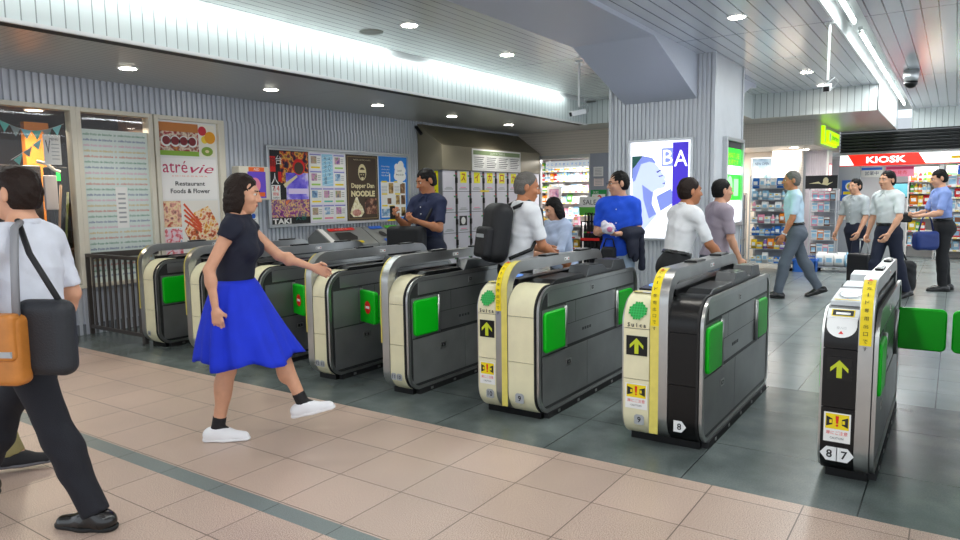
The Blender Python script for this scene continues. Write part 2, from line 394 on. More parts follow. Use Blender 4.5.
tubes(-1.02, 3.36, [(.5, 8.9), (9.4, 17.8)], 'white fluorescent tube in the ceiling slot between the security cameras', 'tubes in the ceiling slot')
# beam with haunches, pillar
s = MB(); s.prism([(Y0, ZC+.03), (Y0, 3.25), (7.62, 3.25), (9.2, 2.74), (9.2, ZC+.03)], -3.84, -2.84, 'x'); s.prism([(10.6, 2.74), (12.15, 3.25), (12.4, 3.25), (12.4, ZC+.03), (10.6, ZC+.03)], -3.84, -2.84, 'x')
struct('ceiling_beam', s, mat('beam_grey_blue_light', '#c6cad8', .4))  # bluish light falling on the grey beam is mixed into its colour
s = MB(); PX0, PX1, PY0, PY1 = -4.04, -2.62, 9.2, 10.6
s.box((PX0+.02, PY0+.02, 0), (PX1-.02, PY1-.02, ZC))
ribbed(s, (PX0, PY0+.018, 0), (1, 0, 0), (0, -1, 0), PX1-PX0, 0, ZC, .058, .018)
ribbed(s, (PX1-.018, PY0, 0), (0, 1, 0), (1, 0, 0), PY1-PY0, 0, ZC, .058, .018)
ribbed(s, (PX0+.018, PY1, 0), (0, -1, 0), (-1, 0, 0), PY1-PY0, 0, ZC, .058, .018)
for x, y in ((PX0, PY0), (PX1, PY0), (PX1, PY1), (PX0, PY1)): s.box((x-.02, y-.02, 0), (x+.02, y+.02, ZC))
struct('wall_pillar', s, M['rib_col'])
# wall over and beside the shop at the end of the hall
M['beige_tile'] = panel_mat('beige_wall_tiles', '#d6cdc0', 2, .055, 0, .004, '#a79e92', .5)
s = MB(); s.box((XW, 13.5, 2.38), (-4.4, 13.6, ZS)); s.box((-4.4, 13.5, 0), (-4.2, 16, ZS)); s.box((XW-.1, 13.5, 0), (-7.62, 13.6, 2.38)); struct('wall_back', s, M['beige_tile'])
s = MB(); s.box((-6.38, 13.48, 0), (-5.95, 13.6, 2.38)); struct('wall_panel', s, mat('grey_steel_panel', '#9aa0ae', .35, .4))
s = MB(); s.box((-9.2, 15.6, 0), (-4.4, 15.7, ZS)); s.box((-9.3, 13.5, 0), (-9.2, 15.7, ZS)); s.box((-9.2, 13.6, 2.42), (-4.4, 15.6, 2.5)); struct('wall_shop', s, mat('shop_white_wall', '#e6dfdd', .5))
# header of the shop on the right
M['hdr'] = panel_mat('header_cladding', '#cfc8bf', 2, .05, 0, .004, '#b0a9a0', .5, joints=[(0, .05, 0, .004)])
s = MB(); s.box((-4.4, 14.75, 2.42), (-2.3, 14.85, ZS)); s.box((-2.4, 14.85, 2.42), (-2.3, 18.3, ZS)); s.box((-4.4, 14.85, 2.42), (-2.4, 18.3, 2.5)); struct('wall_header', s, M['hdr'])
s = MB(); s.box((-4.6, 16.6, 0), (-3.35, 16.7, 2.42)); s.box((-4.5, 14.75, 0), (-4.4, 16.7, 2.42)); struct('wall_recess', s, mat('recess_cream', '#efe6d8', .5))
s = MB(); s.box((-3.3, 16.0, 0), (-2.78, 16.6, 2.42)); struct('wall_beige', s, M['beige_tile'])
s = MB(); ribbed(s, (-2.72, 16.9, 0), (1, 0, 0), (0, -1, 0), .36, 0, 2.42, .045, .01); s.box((-2.78, 16.92, 0), (-2.36, 17.0, 2.42)); struct('wall_ribbed', s, mat('pale_lilac_panel', '#cfc9d3', .4))
# kiosk shell
s = MB(); s.box((-3.0, 20.2, 0), (6, 20.3, ZC)); s.box((-3.1, 18.3, 0), (-3, 20.3, ZC)); s.box((-3, 18.4, 2.36), (6, 20.2, 2.42)); struct('wall_kiosk', s, mat('kiosk_wall', '#d6d8da', .5))
s = MB(); s.box((-2.3, 18.3, 0), (-1.85, 18.42, 2.1)); struct('wall_kiosk_front', s, mat('grey_shutter_panel', '#a7abb2', .35, .4))
s = MB()
s.box((-2.3, 18.42, 2.38), (6, 18.5, ZS+.02))
for i in range(7): s.prism([(18.32, 2.41+i*.07), (18.4, 2.44+i*.07), (18.4, 2.455+i*.07), (18.32, 2.425+i*.07)], -2.3, 6, 'x')
struct('wall_louvre', s, mat('louvre_dark', '#3a3b3c', .45, .3))
# ------------------------------------------------------------------ ticket gates
def arc(cy, cz, r, a0, a1, n): return [(cy+r*math.cos(a0+(a1-a0)*i/n), cz+r*math.sin(a0+(a1-a0)*i/n)) for i in range(n+1)]
GL, ZB, ZT = 1.70, .034, .90
def outline(o=0.):
    """side outline (y,z) of a gate, shrunk by o; starts bottom front, runs up the front, back along the top"""
    rf, rb, rt, rd = .17-o, .15-o, .12-o, .10-o
    return (arc(rb+o, ZB+rb+o, rb, 1.5*PI, PI, 8)+arc(rf+o, ZT-rf-o, rf, PI, .5*PI, 10)+arc(GL-rt-o, ZT-rt-o, rt, .5*PI, 0, 8)+arc(GL-rd-o, ZB+rd+o, rd, 0, -.5*PI, 6))
def front_band(o, z0, z1, ytop=.26):
    """part of the front wrap between heights; z1 None = over the top to ytop"""
    pts = []
    full = [(.30, ZB-o)]+arc(.15, ZB+.15, .15+o, 1.5*PI, PI, 10)+arc(.17, ZT-.17, .17+o, PI, .5*PI, 12)+[(ytop, ZT+o)]
    ang = full
    def cut(pts, z, keep_above):
        out = []
        for i in range(len(pts)-1):
            a, b = pts[i], pts[i+1]
            ina, inb = (a[1] >= z) == keep_above, (b[1] >= z) == keep_above
            if ina: out.append(a)
            if ina != inb and abs(b[1]-a[1]) > 1e-9:
                t = (z-a[1])/(b[1]-a[1]); out.append((a[0]+t*(b[0]-a[0]), z))
        if (pts[-1][1] >= z) == keep_above: out.append(pts[-1])
        return out
    if z0 is not None: ang = cut(ang, z0, True)
    if z1 is not None: ang = cut(ang, z1, False)
    return ang
def wrap(mb, xa, xb, m, o=.008, seams=(.395, .705), ytop=.26, base=0., gap=.004):
    zs = [None]+list(seams)+[None]
    for i in range(len(zs)-1):
        z0 = None if zs[i] is None else zs[i]+gap/2; z1 = None if zs[i+1] is None else zs[i+1]-gap/2
        out = front_band(o, z0, z1, ytop); n = len(out)
        inn = front_band(base-.004, z0, z1, ytop)
        k = min(len(inn), n)
        mb.strip(out[:k], inn[:k], xa, xb, m)
def front_frame(th):
    """Board tangent frame for the curved top of the front: angle th from horizontal (0 = vertical face)"""
    y = .17-.17*math.cos(th); z = ZT-.17+.17*math.sin(th)
    return y, z, Vector((0, -math.cos(th), math.sin(th))), Vector((0, math.sin(th), math.cos(th)))
def fboard(x, z, mb, d=.010):
    """flat frame on the front at height z, u right, origin at the point itself"""
    if z <= ZT-.17: return Board((x, -d, z), (1, 0, 0), (0, -1, 0), (0, 0, 1), mb)
    th = math.asin(min(1, (z-(ZT-.17))/.17)); y, zz, N, V = front_frame(th)
    return Board(Vector((x, y, zz))+N*d, (1, 0, 0), N, V, mb)
def plate_number(parent, x, num, black=False, dirn=0, w=.05):
    b = fboard(x, .15, MB()); h = w*.62
    c = M['white'] if black else M['grey']
    pts = {0: [(-h, -h*.85), (-h*.7, -h), (h*.7, -h), (h, -h*.85), (h, h*.6), (h*.6, h), (-h*.6, h), (-h, h*.6)], 1: [(-h, -h), (h*.4, -h), (h*1.2, 0), (h*.4, h), (-h, h)], -1: [(h, -h), (h, h), (-h*.4, h), (-h*1.2, 0), (-h*.4, -h)]}[dirn]
    b.poly(pts, c, .002); b.text(num, .0, 0, h*1.15, M['ink'], .0035, bold=.02); b.mb.build('number_plate', None, parent)
def arrow_panel(parent, x, w, z=.602, h=.118):
    b = fboard(x, z, MB()); b.slab(-w/2, -h/2, w/2, h/2, -.002, .002, M['gloss'])
    a = min(w, h)*.36
    b.poly([(0, a*1.1), (a*1.0, a*.1), (a*1.0, -a*.42), (a*.3, a*.28), (a*.3, -a*1.15), (-a*.3, -a*1.15), (-a*.3, a*.28), (-a*1.0, -a*.42), (-a*1.0, a*.1)], mat('arrow_led', '#a9b420', .4, emit='#b4c21a', estr=.18), .004)
    b.mb.build('arrow_display', None, parent)
def caution(parent, x, w=.125):
    b = fboard(x, .292, MB()); h = .155
    b.slab(-w/2, -h/2, w/2, h/2, 0, .002, M['paper'])
    b.rect(-w/2+.008, -.008, w/2-.008, h/2-.006, M['yellow'], .003)
    for s in (-1, 1):
        b.poly([(s*(w/2-.012), .004), (s*(w/2-.012), .058), (s*.022, .046), (s*.022, .016)][::s], M['ink'], .004)
        b.rect(s*.030-.006, .022, s*.030+.006, .04, M['yellow'], .0045)
    b.poly([(-.008, .062), (-.005, .022), (.005, .022), (.008, .062)][::-1], M['red'], .005); b.disc(0, .012, .006, M['red'], .005)
    b.text('扉にご注意', 0, -.028, .02, M['red'], .004, w=w*.8); b.text('CAUTION', 0, -.056, .011, M['ink'], .004, w=w*.5)
    b.mb.build('caution_sticker', None, parent)
def ic_logo(parent, x):
    mb = MB(); b = fboard(x, .806, mb, .012)
    for i in range(-3, 4):
        for j in range(-3, 4):
            if i*i+j*j <= 11:
                b.poly([(i*.0165-.0066, j*.0165-.0066), (i*.0165+.0066, j*.0165-.0066), (i*.0165+.0066, j*.0165+.0066), (i*.0165-.0066, j*.0165+.0066)], M['green_ink'], .003)
    b.disc(0, 0, .050, mat('logo_green', '#2fc060', .5), .002, n=24)
    b2 = fboard(x, .728, mb, .012)
    for k, ch in enumerate('Suica'): b2.text(ch, -.050+k*.025, 0 if ch in 'Si' else -.003, .025 if ch in 'Si' else .018, M['ink'], .002, bold=.03)
    mb.build('card_logo', None, parent)
def handrail(parent, xa, xb, top=1.06, half=None, m2=None, yend=1.52):
    """arched bar from the foot of the front up over the top; half: a second colour on [half, xb]"""
    W = .075
    def path(o):
        return [(.20, ZB-.004+o)]+arc(.15-.014+.0, ZB+.15, .15-o, 1.5*PI, PI, 8)+arc(.20-.014, top-.20, .20-o, PI, .5*PI, 12)+arc(yend-.12, top-.12, .12-o, .5*PI, 0, 8)+[(yend-o, ZT-.02)]
    mb = MB(); w = M['steel'] if half is None else M['steel']
    mb.strip(path(0), path(W), xa, half if half is not None else xb, w)
    if half is not None: mb.strip(path(0), path(W), half, xb, m2)
    mb.strip(path(W-.002)[-10:], path(W+.004)[-10:], xa+.004, xb-.004, M['dgrey'])
    o = mb.build('handrail', None, parent, angle=35)
    g = MB(); g.box((xa+.012, .16, ZT-.01), (xb-.012, yend-.03, ZT+.035)); g.build('rail_base', M['gloss'], parent, bevel=.004)
    for y in (.55, 1.12):
        s = MB(); s.box((xa+.012, y, top), (xb-.012, y+.20, top+.012), M['black']); s.box((xa+.022, y+.03, top+.012), (xb-.022, y+.17, top+.016), M['steel_dark']); s.build('sensor_strip', None, parent, bevel=.003)
    r = MB()
    r.box((xb, .82, top-.05), (xb+.003, .895, top-.025), M['paper'])
    for y in (.82, .87): r.box((xb+.003, y+.008, top-.043), (xb+.004, y+.018, top-.033), M['red'] if y > .85 else M['ink'])
    r.build('indicator', None, parent)
def rail_label(parent, xa, xb, top=1.06):
    """yellow lettered label bent over the front curve of the bar"""
    mb = MB(); R = .20; n = 10
    pts = lambda o: [(.186+(R+o)*math.cos(PI-(PI*.5)*(t)), top-.20+(R+o)*math.sin(PI-(PI*.5)*(t))) for t in [(-.42+1.22*i/n) for i in range(n+1)]]
    def pt(t, o):
        if t < 0: return (.186-R-o, top-.20+t*.30)
        a = PI-(PI*.5)*t; return (.186+(R+o)*math.cos(a), top-.20+(R+o)*math.sin(a))
    ts = [-.42+1.22*i/n for i in range(n+1)]
    mb.strip([pt(t, .003) for t in ts], [pt(t, -.001) for t in ts], xa, xb, M['yellow'])
    for i, ch in enumerate('Cカード専用出口です'):
        t = .68-i*.128
        y, z = pt(t, .006); a = PI if t < 0 else PI-(PI*.5)*t; N = Vector((0, math.cos(a), math.sin(a))); V = Vector((0, math.sin(a), -math.cos(a)))
        b = Board((0, 0, 0), (1, 0, 0), N, V, mb); b.O = Vector(((xa+xb)/2, y, z))
        if ch == 'ー': b.rect(-.002, -.01, .002, .01, M['ink'], 0)
        else: b.text(ch, 0, 0, .02, M['ink'], 0, w=.020)
    y, z = pt(.78, .006); a = PI-(PI*.5)*.78; N = Vector((0, math.cos(a), math.sin(a))); V = Vector((0, math.sin(a), -math.cos(a)))
    b = Board((0, 0, 0), (1, 0, 0), N, V, mb); b.O = Vector(((xa+xb)/2, y, z)); b.poly([(-.014, -.01), (.014, -.01), (0, .014)], M['red'], 0)
    mb.build('yellow_label', None, parent)
def flap_mesh(L=.27, H=.275, t=.045):
    """green padded flap: hinge edge at x=0, extends +x, thickness along y, z centred"""
    mb = MB(); r = .035; pr = []
    for cx, cz, a in ((L-r, H/2-r, 0), (r*.4, H/2-r*.4, PI/2), (r*.4, -H/2+r*.4, PI), (L-r, -H/2+r, 1.5*PI)):
        rr = r if cx > L/2 else r*.4
        pr += [(cx+rr*math.cos(a+PI/2*i/5), cz+rr*math.sin(a+PI/2*i/5)) for i in range(6)]
    mb.prism(pr, -t/2, t/2, 'y'); return mb
def flap(parent, x, y, z=.592, ang=0, sign=0, t=.045, L=.27):
    o = flap_mesh(L=L, t=t).build('flap', M['green'], parent, bevel=.010, seg=2, angle=35); o.location = (x, y, z); o.rotation_euler = (0, 0, ang)
    if sign:
        mb = MB(); b = Board((.15, -sign*(t/2+.001), 0), (sign, 0, 0), (0, -sign, 0), (0, 0, 1), mb); b.disc(0, 0, .055, M['red'], .001, n=24); b.rect(-.036, -.011, .036, .011, M['paper'], .002); mb.build('no_entry_sign', None, o)
    return o
def side_details(parent, x, sx, shut=False, rear_shut=False):
    """panels, recesses and flaps of one side; sx=+1 right, -1 left"""
    def bx(mb, y0, z0, y1, z1, d0, d1, m=None): mb.box((x+sx*d0, y0, z0), (x+sx*d1, y1, z1), m)
    ring = MB(); o, i = outline(.0), outline(.028); ring.strip(o, i, x-(.006 if sx > 0 else .012), x+(.012 if sx > 0 else .006), M['steel'], closed=True); ring.build('side_frame', None, parent, angle=35)
    u = MB(); bx(u, .14, .765, GL-.06, .868, 0, .004); u.build('upper_panel', M['steel_up'], parent, bevel=.002)
    mid = MB(); bx(mid, .40, .455, 1.27, .755, 0, .004); bx(mid, .40, .600, 1.27, .603, .004, .0045, M['gap']); bx(mid, .55, .603, .553, .755, .004, .0045, M['gap'])
    mid.mats[0:0] = []; mo = mid.build('side_panel', M['steel_side'], parent)
    mo.data.materials.clear(); mo.data.materials.append(M['steel_side']); mo.data.materials.append(M['gap']); mo.data.polygons.foreach_set('material_index', [0]*6+[1]*12)
    for (a, b) in ((.065, .742), (.748, GL-.05)):
        lo = MB(); bx(lo, a, .085, b, .43, 0, .004)
        lo.build('access_panel', M['steel_low'], parent, bevel=.002)
    for (y, z, w) in ((.80, .82, .055), (.40, .33, .075)):
        l = MB(); bx(l, y, z-.022, y+w, z+.022, .003, .008, M['steel']); bx(l, y+.012, z-.012, y+w-.012, z+.012, .008, .0085, M['gap']); bx(l, y+w*.38, z-.007, y+w*.62, z+.007, .0085, .010, M['steel']); l.build('latch', None, parent)
    t = MB()
    for k in range(4): bx(t, .66+k*.04, .52, .685+k*.04, .54, .004, .0055, M['dgrey'])
    t.build('button_row', None, parent)
    for (a, b) in ((.06, .39), (1.28, GL-.05)):
        r = MB(); bx(r, a, .44, b, .745, -.002, .003); r.build('flap_recess', mat('recess_grey', '#6c7270', .45, .2), parent)
    for y in (.375, 1.275):
        h = MB(); h.tube([(x+sx*.012, y, .45), (x+sx*.012, y, .74)], .014, 10); h.build('hinge', M['steel'], parent, smooth=True)
    z = .592
    if shut:
        flap(parent, x+sx*.012, .385, z, math.radians(-20) if sx > 0 else PI+math.radians(20), sign=(1 if sx > 0 else -1))
    else: flap(parent, x+sx*.010, .360, z, -PI/2, t=.03, L=.29)
    if rear_shut: flap(parent, x+sx*.016, 1.40, z+.012, 0 if sx > 0 else PI)
    else: flap(parent, x+sx*.010, 1.29, z, PI/2, t=.03, L=.29)
def trays(parent, xa, xb):
    t = MB(); t.prism([(.20, ZT-.005), (.30, ZT+.03), (.72, ZT+.03), (.78, ZT-.005)], xa, xb, 'x'); t.build('top_cover', M['gloss'], parent, bevel=.006)
    t = MB(); t.prism([(.80, ZT-.005), (.86, ZT+.075), (1.10, ZT+.065), (1.18, ZT+.02), (1.26, ZT+.02), (1.30, ZT+.085), (1.50, ZT+.075), (1.56, ZT-.005)], xa+.01, xb-.01, 'x', mat('card_unit_grey', '#55585a', .3, .4))
    t.box((xa+.03, .88, ZT+.07), (xb-.03, 1.07, ZT+.076), M['gloss']); t.box((xa+.03, 1.33, ZT+.078), (xb-.03, 1.47, ZT+.084), M['gloss'])
    t.build('card_unit', None, parent, bevel=.004)
def base(parent, xa, xb):
    b = MB(); b.box((xa+.02, .08, 0), (xb-.02, GL-.1, ZB+.03)); b.build('plinth', M['black'], parent)
    b = MB(); b.box((xb-.02, .12, 0), (xb+.02, GL-.06, .04), M['rubber'])
    for k in range(5): b.box((xb+.02, .25+k*.3, .012), (xb+.022, .28+k*.3, .03), M['steel'])
    b.build('kick_rail', None, parent)
def hull(parent, xa, xb):
    b = MB(); b.prism(outline(.010), xa+.002, xb, 'x'); b.build('body', M['hull'], parent, angle=35)

def half_gate(cx, label, nums, shut=False, xb=.2):
    t = thing('ticket_gate', label, 'ticket gate', (cx+.025, 3.92, 0), 0, 'automatic ticket gates')
    hull(t, -.03, xb); base(t, -.03, xb)
    w = MB(); wrap(w, .036, xb-.026, M['cream']); w.build('front_panel', None, t, angle=35)
    gk = MB(); wrap(gk, xb-.026, xb-.012, M['gap'], o=.006, gap=.0); gk.build('gasket', None, t)
    handrail(t, -.034, .034)
    tr = MB(); out = front_band(.012, .35, None, .2); pth = arc(.186, .86, .204, PI, .62*PI, 8)
    tr.strip([(-.02, .40)]+pth, [(-.008, .40)]+arc(.186, .86, .190, PI, .62*PI, 8), -.042, -.034, M['ytrim']); tr.build('edge_trim', None, t)
    side_details(t, xb, 1, shut=shut)
    trays(t, .05, xb-.03)
    for k, n in enumerate(nums):
        plate_number(t, .07+k*.055 if len(nums) > 1 else .09, n, False, 0, .042)
    return t
def full_gate(cx, label, xa, xb, rail, nums, right, ytrim_right=True):
    """two-way gate: lettered cream panel on the viewer's left, bar, plain panel on the right"""
    t = thing('ticket_gate', label, 'ticket gate', (cx+.025, 3.92, 0), 0, 'automatic ticket gates')
    hull(t, xa, xb); base(t, xa, xb)
    w = MB(); wrap(w, xa, rail[0]-.006, M['cream'], ytop=.20); w.build('front_panel', None, t, angle=35)
    w = MB(); wrap(w, rail[1]+.002, xb-.024, right, ytop=.22, seams=(.395, .705)); w.build('front_panel', None, t, angle=35)
    gk = MB(); wrap(gk, xb-.024, xb-.012, M['gap'], o=.006, gap=.0); gk.build('gasket', None, t)
    mid = (rail[0]+rail[1])/2
    if True:
        handrail(t, rail[0], rail[1])
        s = MB(); pth = [(-.0155, .08), (-.0155, .86)]+arc(.186, .86, .2015, PI, .52*PI, 10); pin = [(-.012, .08), (-.012, .86)]+arc(.186, .86, .196, PI, .52*PI, 10)
        s.strip(pth, pin, rail[0] if not ytrim_right else mid, mid if not ytrim_right else rail[1], M['ytrim']); s.build('edge_trim', None, t)
    rail_label(t, rail[0]+.002, mid-.002)
    xc = (xa+rail[0])/2; wd = rail[0]-xa
    ic_logo(t, xc); arrow_panel(t, xc, wd*.78); caution(t, xc, wd*.82); plate_number(t, xc+.02, nums[0])
    plate_number(t, (rail[1]+xb)/2-.02, nums[1], right is M['black'], 1 if right is M['black'] else 0, .055)
    # left half top: lettered sheet, card reader
    b = Board(Vector(((xa+rail[0])/2, .17, ZT+.009)), (1, 0, 0), (0, 0, 1), (0, 1, 0)); b.rect(-wd*.45, -.06, wd*.45, .03, M['paper'], .001); b.rect(-wd*.45, -.02, wd*.45, .0, M['yellow'], .002); b.rect(-wd*.45, -.058, -wd*.1, -.04, M['yellow'], .002)
    b.text('きっぷは使えません', 0, .014, .012, M['ink'], .003, w=wd*.7); b.mb.build('top_sticker', None, t)
    r = MB(); r.prism([(.21, ZT-.005), (.22, ZT+.02), (.50, ZT+.035), (.55, ZT-.005)], xa+.006, rail[0]-.006, 'x', M['gloss'])
    rb = Board(Vector((xc, .36, ZT+.0295)), (1, 0, 0), (0, -.054, 1), (0, 1, .054), r); rb.disc(0, 0, wd*.36, mat('reader_glow', '#5c95e8', .3, emit='#4b8cf0', estr=.5), .001, rv=.085, n=28); r.build('card_reader', None, t)
    side_details(t, xb, 1); side_details(t, xa, -1)
    trays(t, rail[1]+.02, xb-.02)
    return t
half_gate(-6.93, 'ticket gate beside the steel railing, first in the row, cream front with one number', ['14'], xb=.235)
half_gate(-6.115, 'ticket gate with cream front partly behind the walking woman in blue skirt', ['14', '13'])
half_gate(-5.26, 'ticket gate hidden behind the walking woman, red no-entry sign on its green flap', ['13', '12'], shut=True)
half_gate(-4.41, 'cream fronted ticket gate showing its dark flap recess and a shut flap with no-entry sign', ['12', '11'], shut=True)
g11 = half_gate(-3.575, 'cream fronted ticket gate numbered 11 and 10, green flap folded open', ['11', '10'])
flap(g11, -.045, .385, .592, PI+math.radians(20), sign=-1, L=.30)
full_gate(-2.525, 'double ticket gate with two cream front panels numbered 10 and 9', -.195, .27, (-.045, .045), ('10', '9'), M['cream'])
full_gate(-1.43, 'double ticket gate with one cream and one black front panel', -.22, .245, (-.052, .055), ('9', '8'), M['black'], ytrim_right=False)

def black_gate():
    t = thing('ticket_gate', 'narrow black fronted ticket gate numbered 8 and 7 with a white ticket slot', 'ticket gate', (-.34, 3.92, 0), 0, 'automatic ticket gates')
    xa, xb = -.19, .045
    hull(t, xa, xb); base(t, xa, xb)
    w = MB(); wrap(w, xa, -.034, M['black'], ytop=.20); w.build('front_panel', None, t, angle=35)
    handrail(t, -.032, .034); rail_label(t, -.028, .026)
    xc = -.112
    arrow_panel(t, xc, .115); caution(t, xc, .125); plate_number(t, xc-.032, '8', True, -1, .06); plate_number(t, xc+.038, '7', True, 1, .06)
    # white ticket slot plate
    mb = MB(); b = fboard(xc, .815, mb, .010)
    pts = [(-.07, .055), (-.07, .0)]+[(-.07*math.cos(PI*i/12), -.065*math.sin(PI*i/12)) for i in range(1, 12)]+[(.07, .0), (.07, .055)]
    b.poly(pts, M['white'], .003); b.poly([(-.012, -.045), (.012, -.045), (0, -.028)], M['red'], .005); b.text('投入口', 0, -.012, .014, M['grey'], .005)
    b2 = fboard(xc, .865, mb, .012); b2.slab(-.072, -.032, .072, .034, -.004, .006, M['white']); b2.rect(-.054, -.024, .054, .026, M['yellow'], .008); b2.rect(-.048, -.018, .048, .020, M['gap'], .0095); b2.slab(-.032, -.014, .034, .002, .0095, .012, M['steel'])
    mb.build('ticket_slot', None, t)
    r = MB(); r.prism([(.15, ZT-.005), (.16, ZT+.028), (.52, ZT+.055), (.54, ZT+.0)], xa+.004, -.036, 'x', mat('reader_white', '#d2d6d9', .4)); sl = .075
    rb = Board(Vector((xc, .35, ZT+.0435)), (1, 0, 0), (0, -sl, 1), (0, 1, sl), r); rb.disc(0, .0, .062, M['grey'], .001, rv=.125, n=32); rb.disc(0, 0, .054, M['dgrey'], .002, rv=.112, n=32); rb.disc(0, .0, .050, mat('reader_pale', '#cfe6f2', .25, emit='#bfe0f4', estr=.25), .003, rv=.104, n=32); rb.disc(0, .02, .014, M['green'], .004, n=12)
    rb.rect(-.06, -.17, .06, -.15, M['yellow'], .002); rb.poly([(-.006, -.142), (.006, -.142), (0, -.13)], M['red'], .002); r.build('card_reader', None, t)
    r = MB(); r.prism([(.56, ZT-.005), (.58, ZT+.06), (.78, ZT+.07), (.80, ZT+.02), (.92, ZT+.03), (.96, ZT+.09), (1.14, ZT+.10), (1.18, ZT-.005)], xa+.006, -.038, 'x'); r.build('top_cover', mat('cover_grey', '#9ea2a5', .35, .4), t, bevel=.005)
    for k in range(3): s = MB(); s.box((.0, 1.1+k*.06, .92), (.012, 1.112+k*.06, 1.0), M['steel']); s.build('rail_post', None, t)
    side_details(t, xb, 1, rear_shut=True); side_details(t, xa, -1)
    return t
black_gate()
# opposite flap of the lane beyond, on a gate outside the picture
t = thing('ticket_gate', 'ticket gate at the right edge, only its green flap in view', 'ticket gate', (.545, 3.92, 0), 0, 'automatic ticket gates')
hull(t, -.24, .2); base(t, -.24, .2)
w = MB(); wrap(w, -.24, -.055, M['black']); w.build('front_panel', None, t, angle=35); w = MB(); wrap(w, .04, .18, M['black']); w.build('front_panel', None, t, angle=35); handrail(t, -.05, .035)
side_details(t, -.24, -1, rear_shut=True); side_details(t, .2, 1); trays(t, .05, .18)

# ------------------------------------------------------------------ railing between wall and first gate
M['rail'] = mat('railing_steel', '#5d5753', .35, .6)
t = thing('railing', 'dark steel barred railing between shop window and the first ticket gate', 'railing', (-7.53, 3.98, 0))
b = MB(); b.box((-.60, -.02, .885), (.53, .02, .925)); b.build('top_rail', M['rail'], t, bevel=.004)
b = MB(); b.box((-.60, -.015, .07), (.53, .015, .11)); b.build('bottom_rail', M['rail'], t, bevel=.004)
for x in (-.60, .515):
    b = MB(); b.box((x-.025, -.025, 0), (x+.025, .025, .925)); b.build('post', M['rail'], t, bevel=.004)
for i in range(9):
    b = MB(); b.box((-.50+i*.115, -.006, .11), (-.46+i*.115, .006, .885)); b.build('bar', M['rail'], t)
b = MB(); b.box((-.60, .05, .86), (-.565, .85, .93)); b.build('side_rail', M['rail'], t, bevel=.004)
# ------------------------------------------------------------------ shop behind the left windows
s = MB(); s.box((-11.2, 1.2, 0), (-11.1, 6.2, ZS)); s.box((-11.1, 1.2, 0), (XW-.12, 1.3, ZS)); s.box((-11.1, 6.1, 0), (XW-.12, 6.2, ZS)); s.box((-11.1, 1.3, 2.62), (XW-.12, 6.1, 2.7)); s.box((-8.9, 4.86, 0), (XW-.13, 4.9, 2.6))
struct('wall_cafe', s, mat('cafe_brown_wall', '#4c3626', .6))
def shade_light(name, loc, p, c): 
    d = bpy.data.lights.new(name, 'AREA'); d.energy = p; d.color = c; d.shape = 'DISK'; d.size = .3; o = bpy.data.objects.new(name, d); COL.objects.link(o); o.location = loc; return o
s = MB(); s.box((-9.6, 4.02, .0), (-9.5, 4.30, 2.5)); tag(s.build('partition', mat('cafe_orange_wall', '#cf7d14', .6)), 'glowing orange partition inside the shop behind the pennants', 'partition')
for i, (x, y) in enumerate(((-9.2, 3.45), (-9.05, 3.95), (-8.6, 4.55))):
    t = thing('ceiling_lamp', ['round ceiling lamp deep in the shop left of the pennants', 'round ceiling lamp above the pennant string in the shop', 'round ceiling lamp above the lettered film in the shop'][i], 'light', (x, y, 2.62))
    q = MB(); q.lathe([(.11, -.03), (.12, 0)], 20); q.build('rim', M['white'], t); q = MB(); q.lathe([(.09, -.034), (.09, -.03)], 20); q.build('diffuser', M['lamp_soft'], t)
    shade_light('lamp_light', (x, y, 2.4), 16, (1, .84, .62))
# pennant string
t = thing('pennant_string', 'string of teal and grey paper pennants inside the shop window', 'bunting', (-8.30, 3.62, 2.38))
PN = lambda y: .0-.10*math.sin(PI*(y+.36)/.66)
q = MB(); q.tube([(0, -.36+i*.06, PN(-.36+i*.06)) for i in range(12)], .003, 5); q.tube([(0, .14, -.10), (0, 0, -.24), (0, -.26, -.42)], .003, 5); q.build('cord', M['paper'], t)
pc = [mat('pennant_teal', '#5cc0b4', .6), mat('pennant_grey', '#8d9894', .6), mat('pennant_light', '#7fd0d8', .6)]
for i in range(6):
    y = -.30+i*.105; z = PN(y); q = MB(); q.prism([(y-.05, PN(y-.05)), (y+.05, PN(y+.05)), (y, z-.10)], -.004, .004, 'x'); q.build('pennant', pc[i % 3], t)
for i in range(4):
    y = .11-i*.10; z = -.13-i*.085; q = MB(); q.prism([(y-.045, z-.035), (y+.045, z+.035), (y+.01, z-.085)], -.004, .004, 'x'); q.build('pennant', pc[(i*2) % 3], t)
b = Board((-8.28, 3.68, 1.92), (0, 1, 0), (1, 0, 0)); b.slab(0, 0, .18, .33, 0, .003, M['paper']); b.text('MENU', .11, .28, .025, M['ink'], .005)
for k in range(5): b.rect(.08, .06+k*.04, .16, .068+k*.04, M['grey'], .005)
b.poly([(.02, .26), (.045, .12), (.07, .26), (.062, .27), (.045, .16), (.03, .27)], M['ink'], .006)
tag(b.mb.build('menu_sheet'), 'white menu sheet hung behind the glass under the pennants', 'menu')
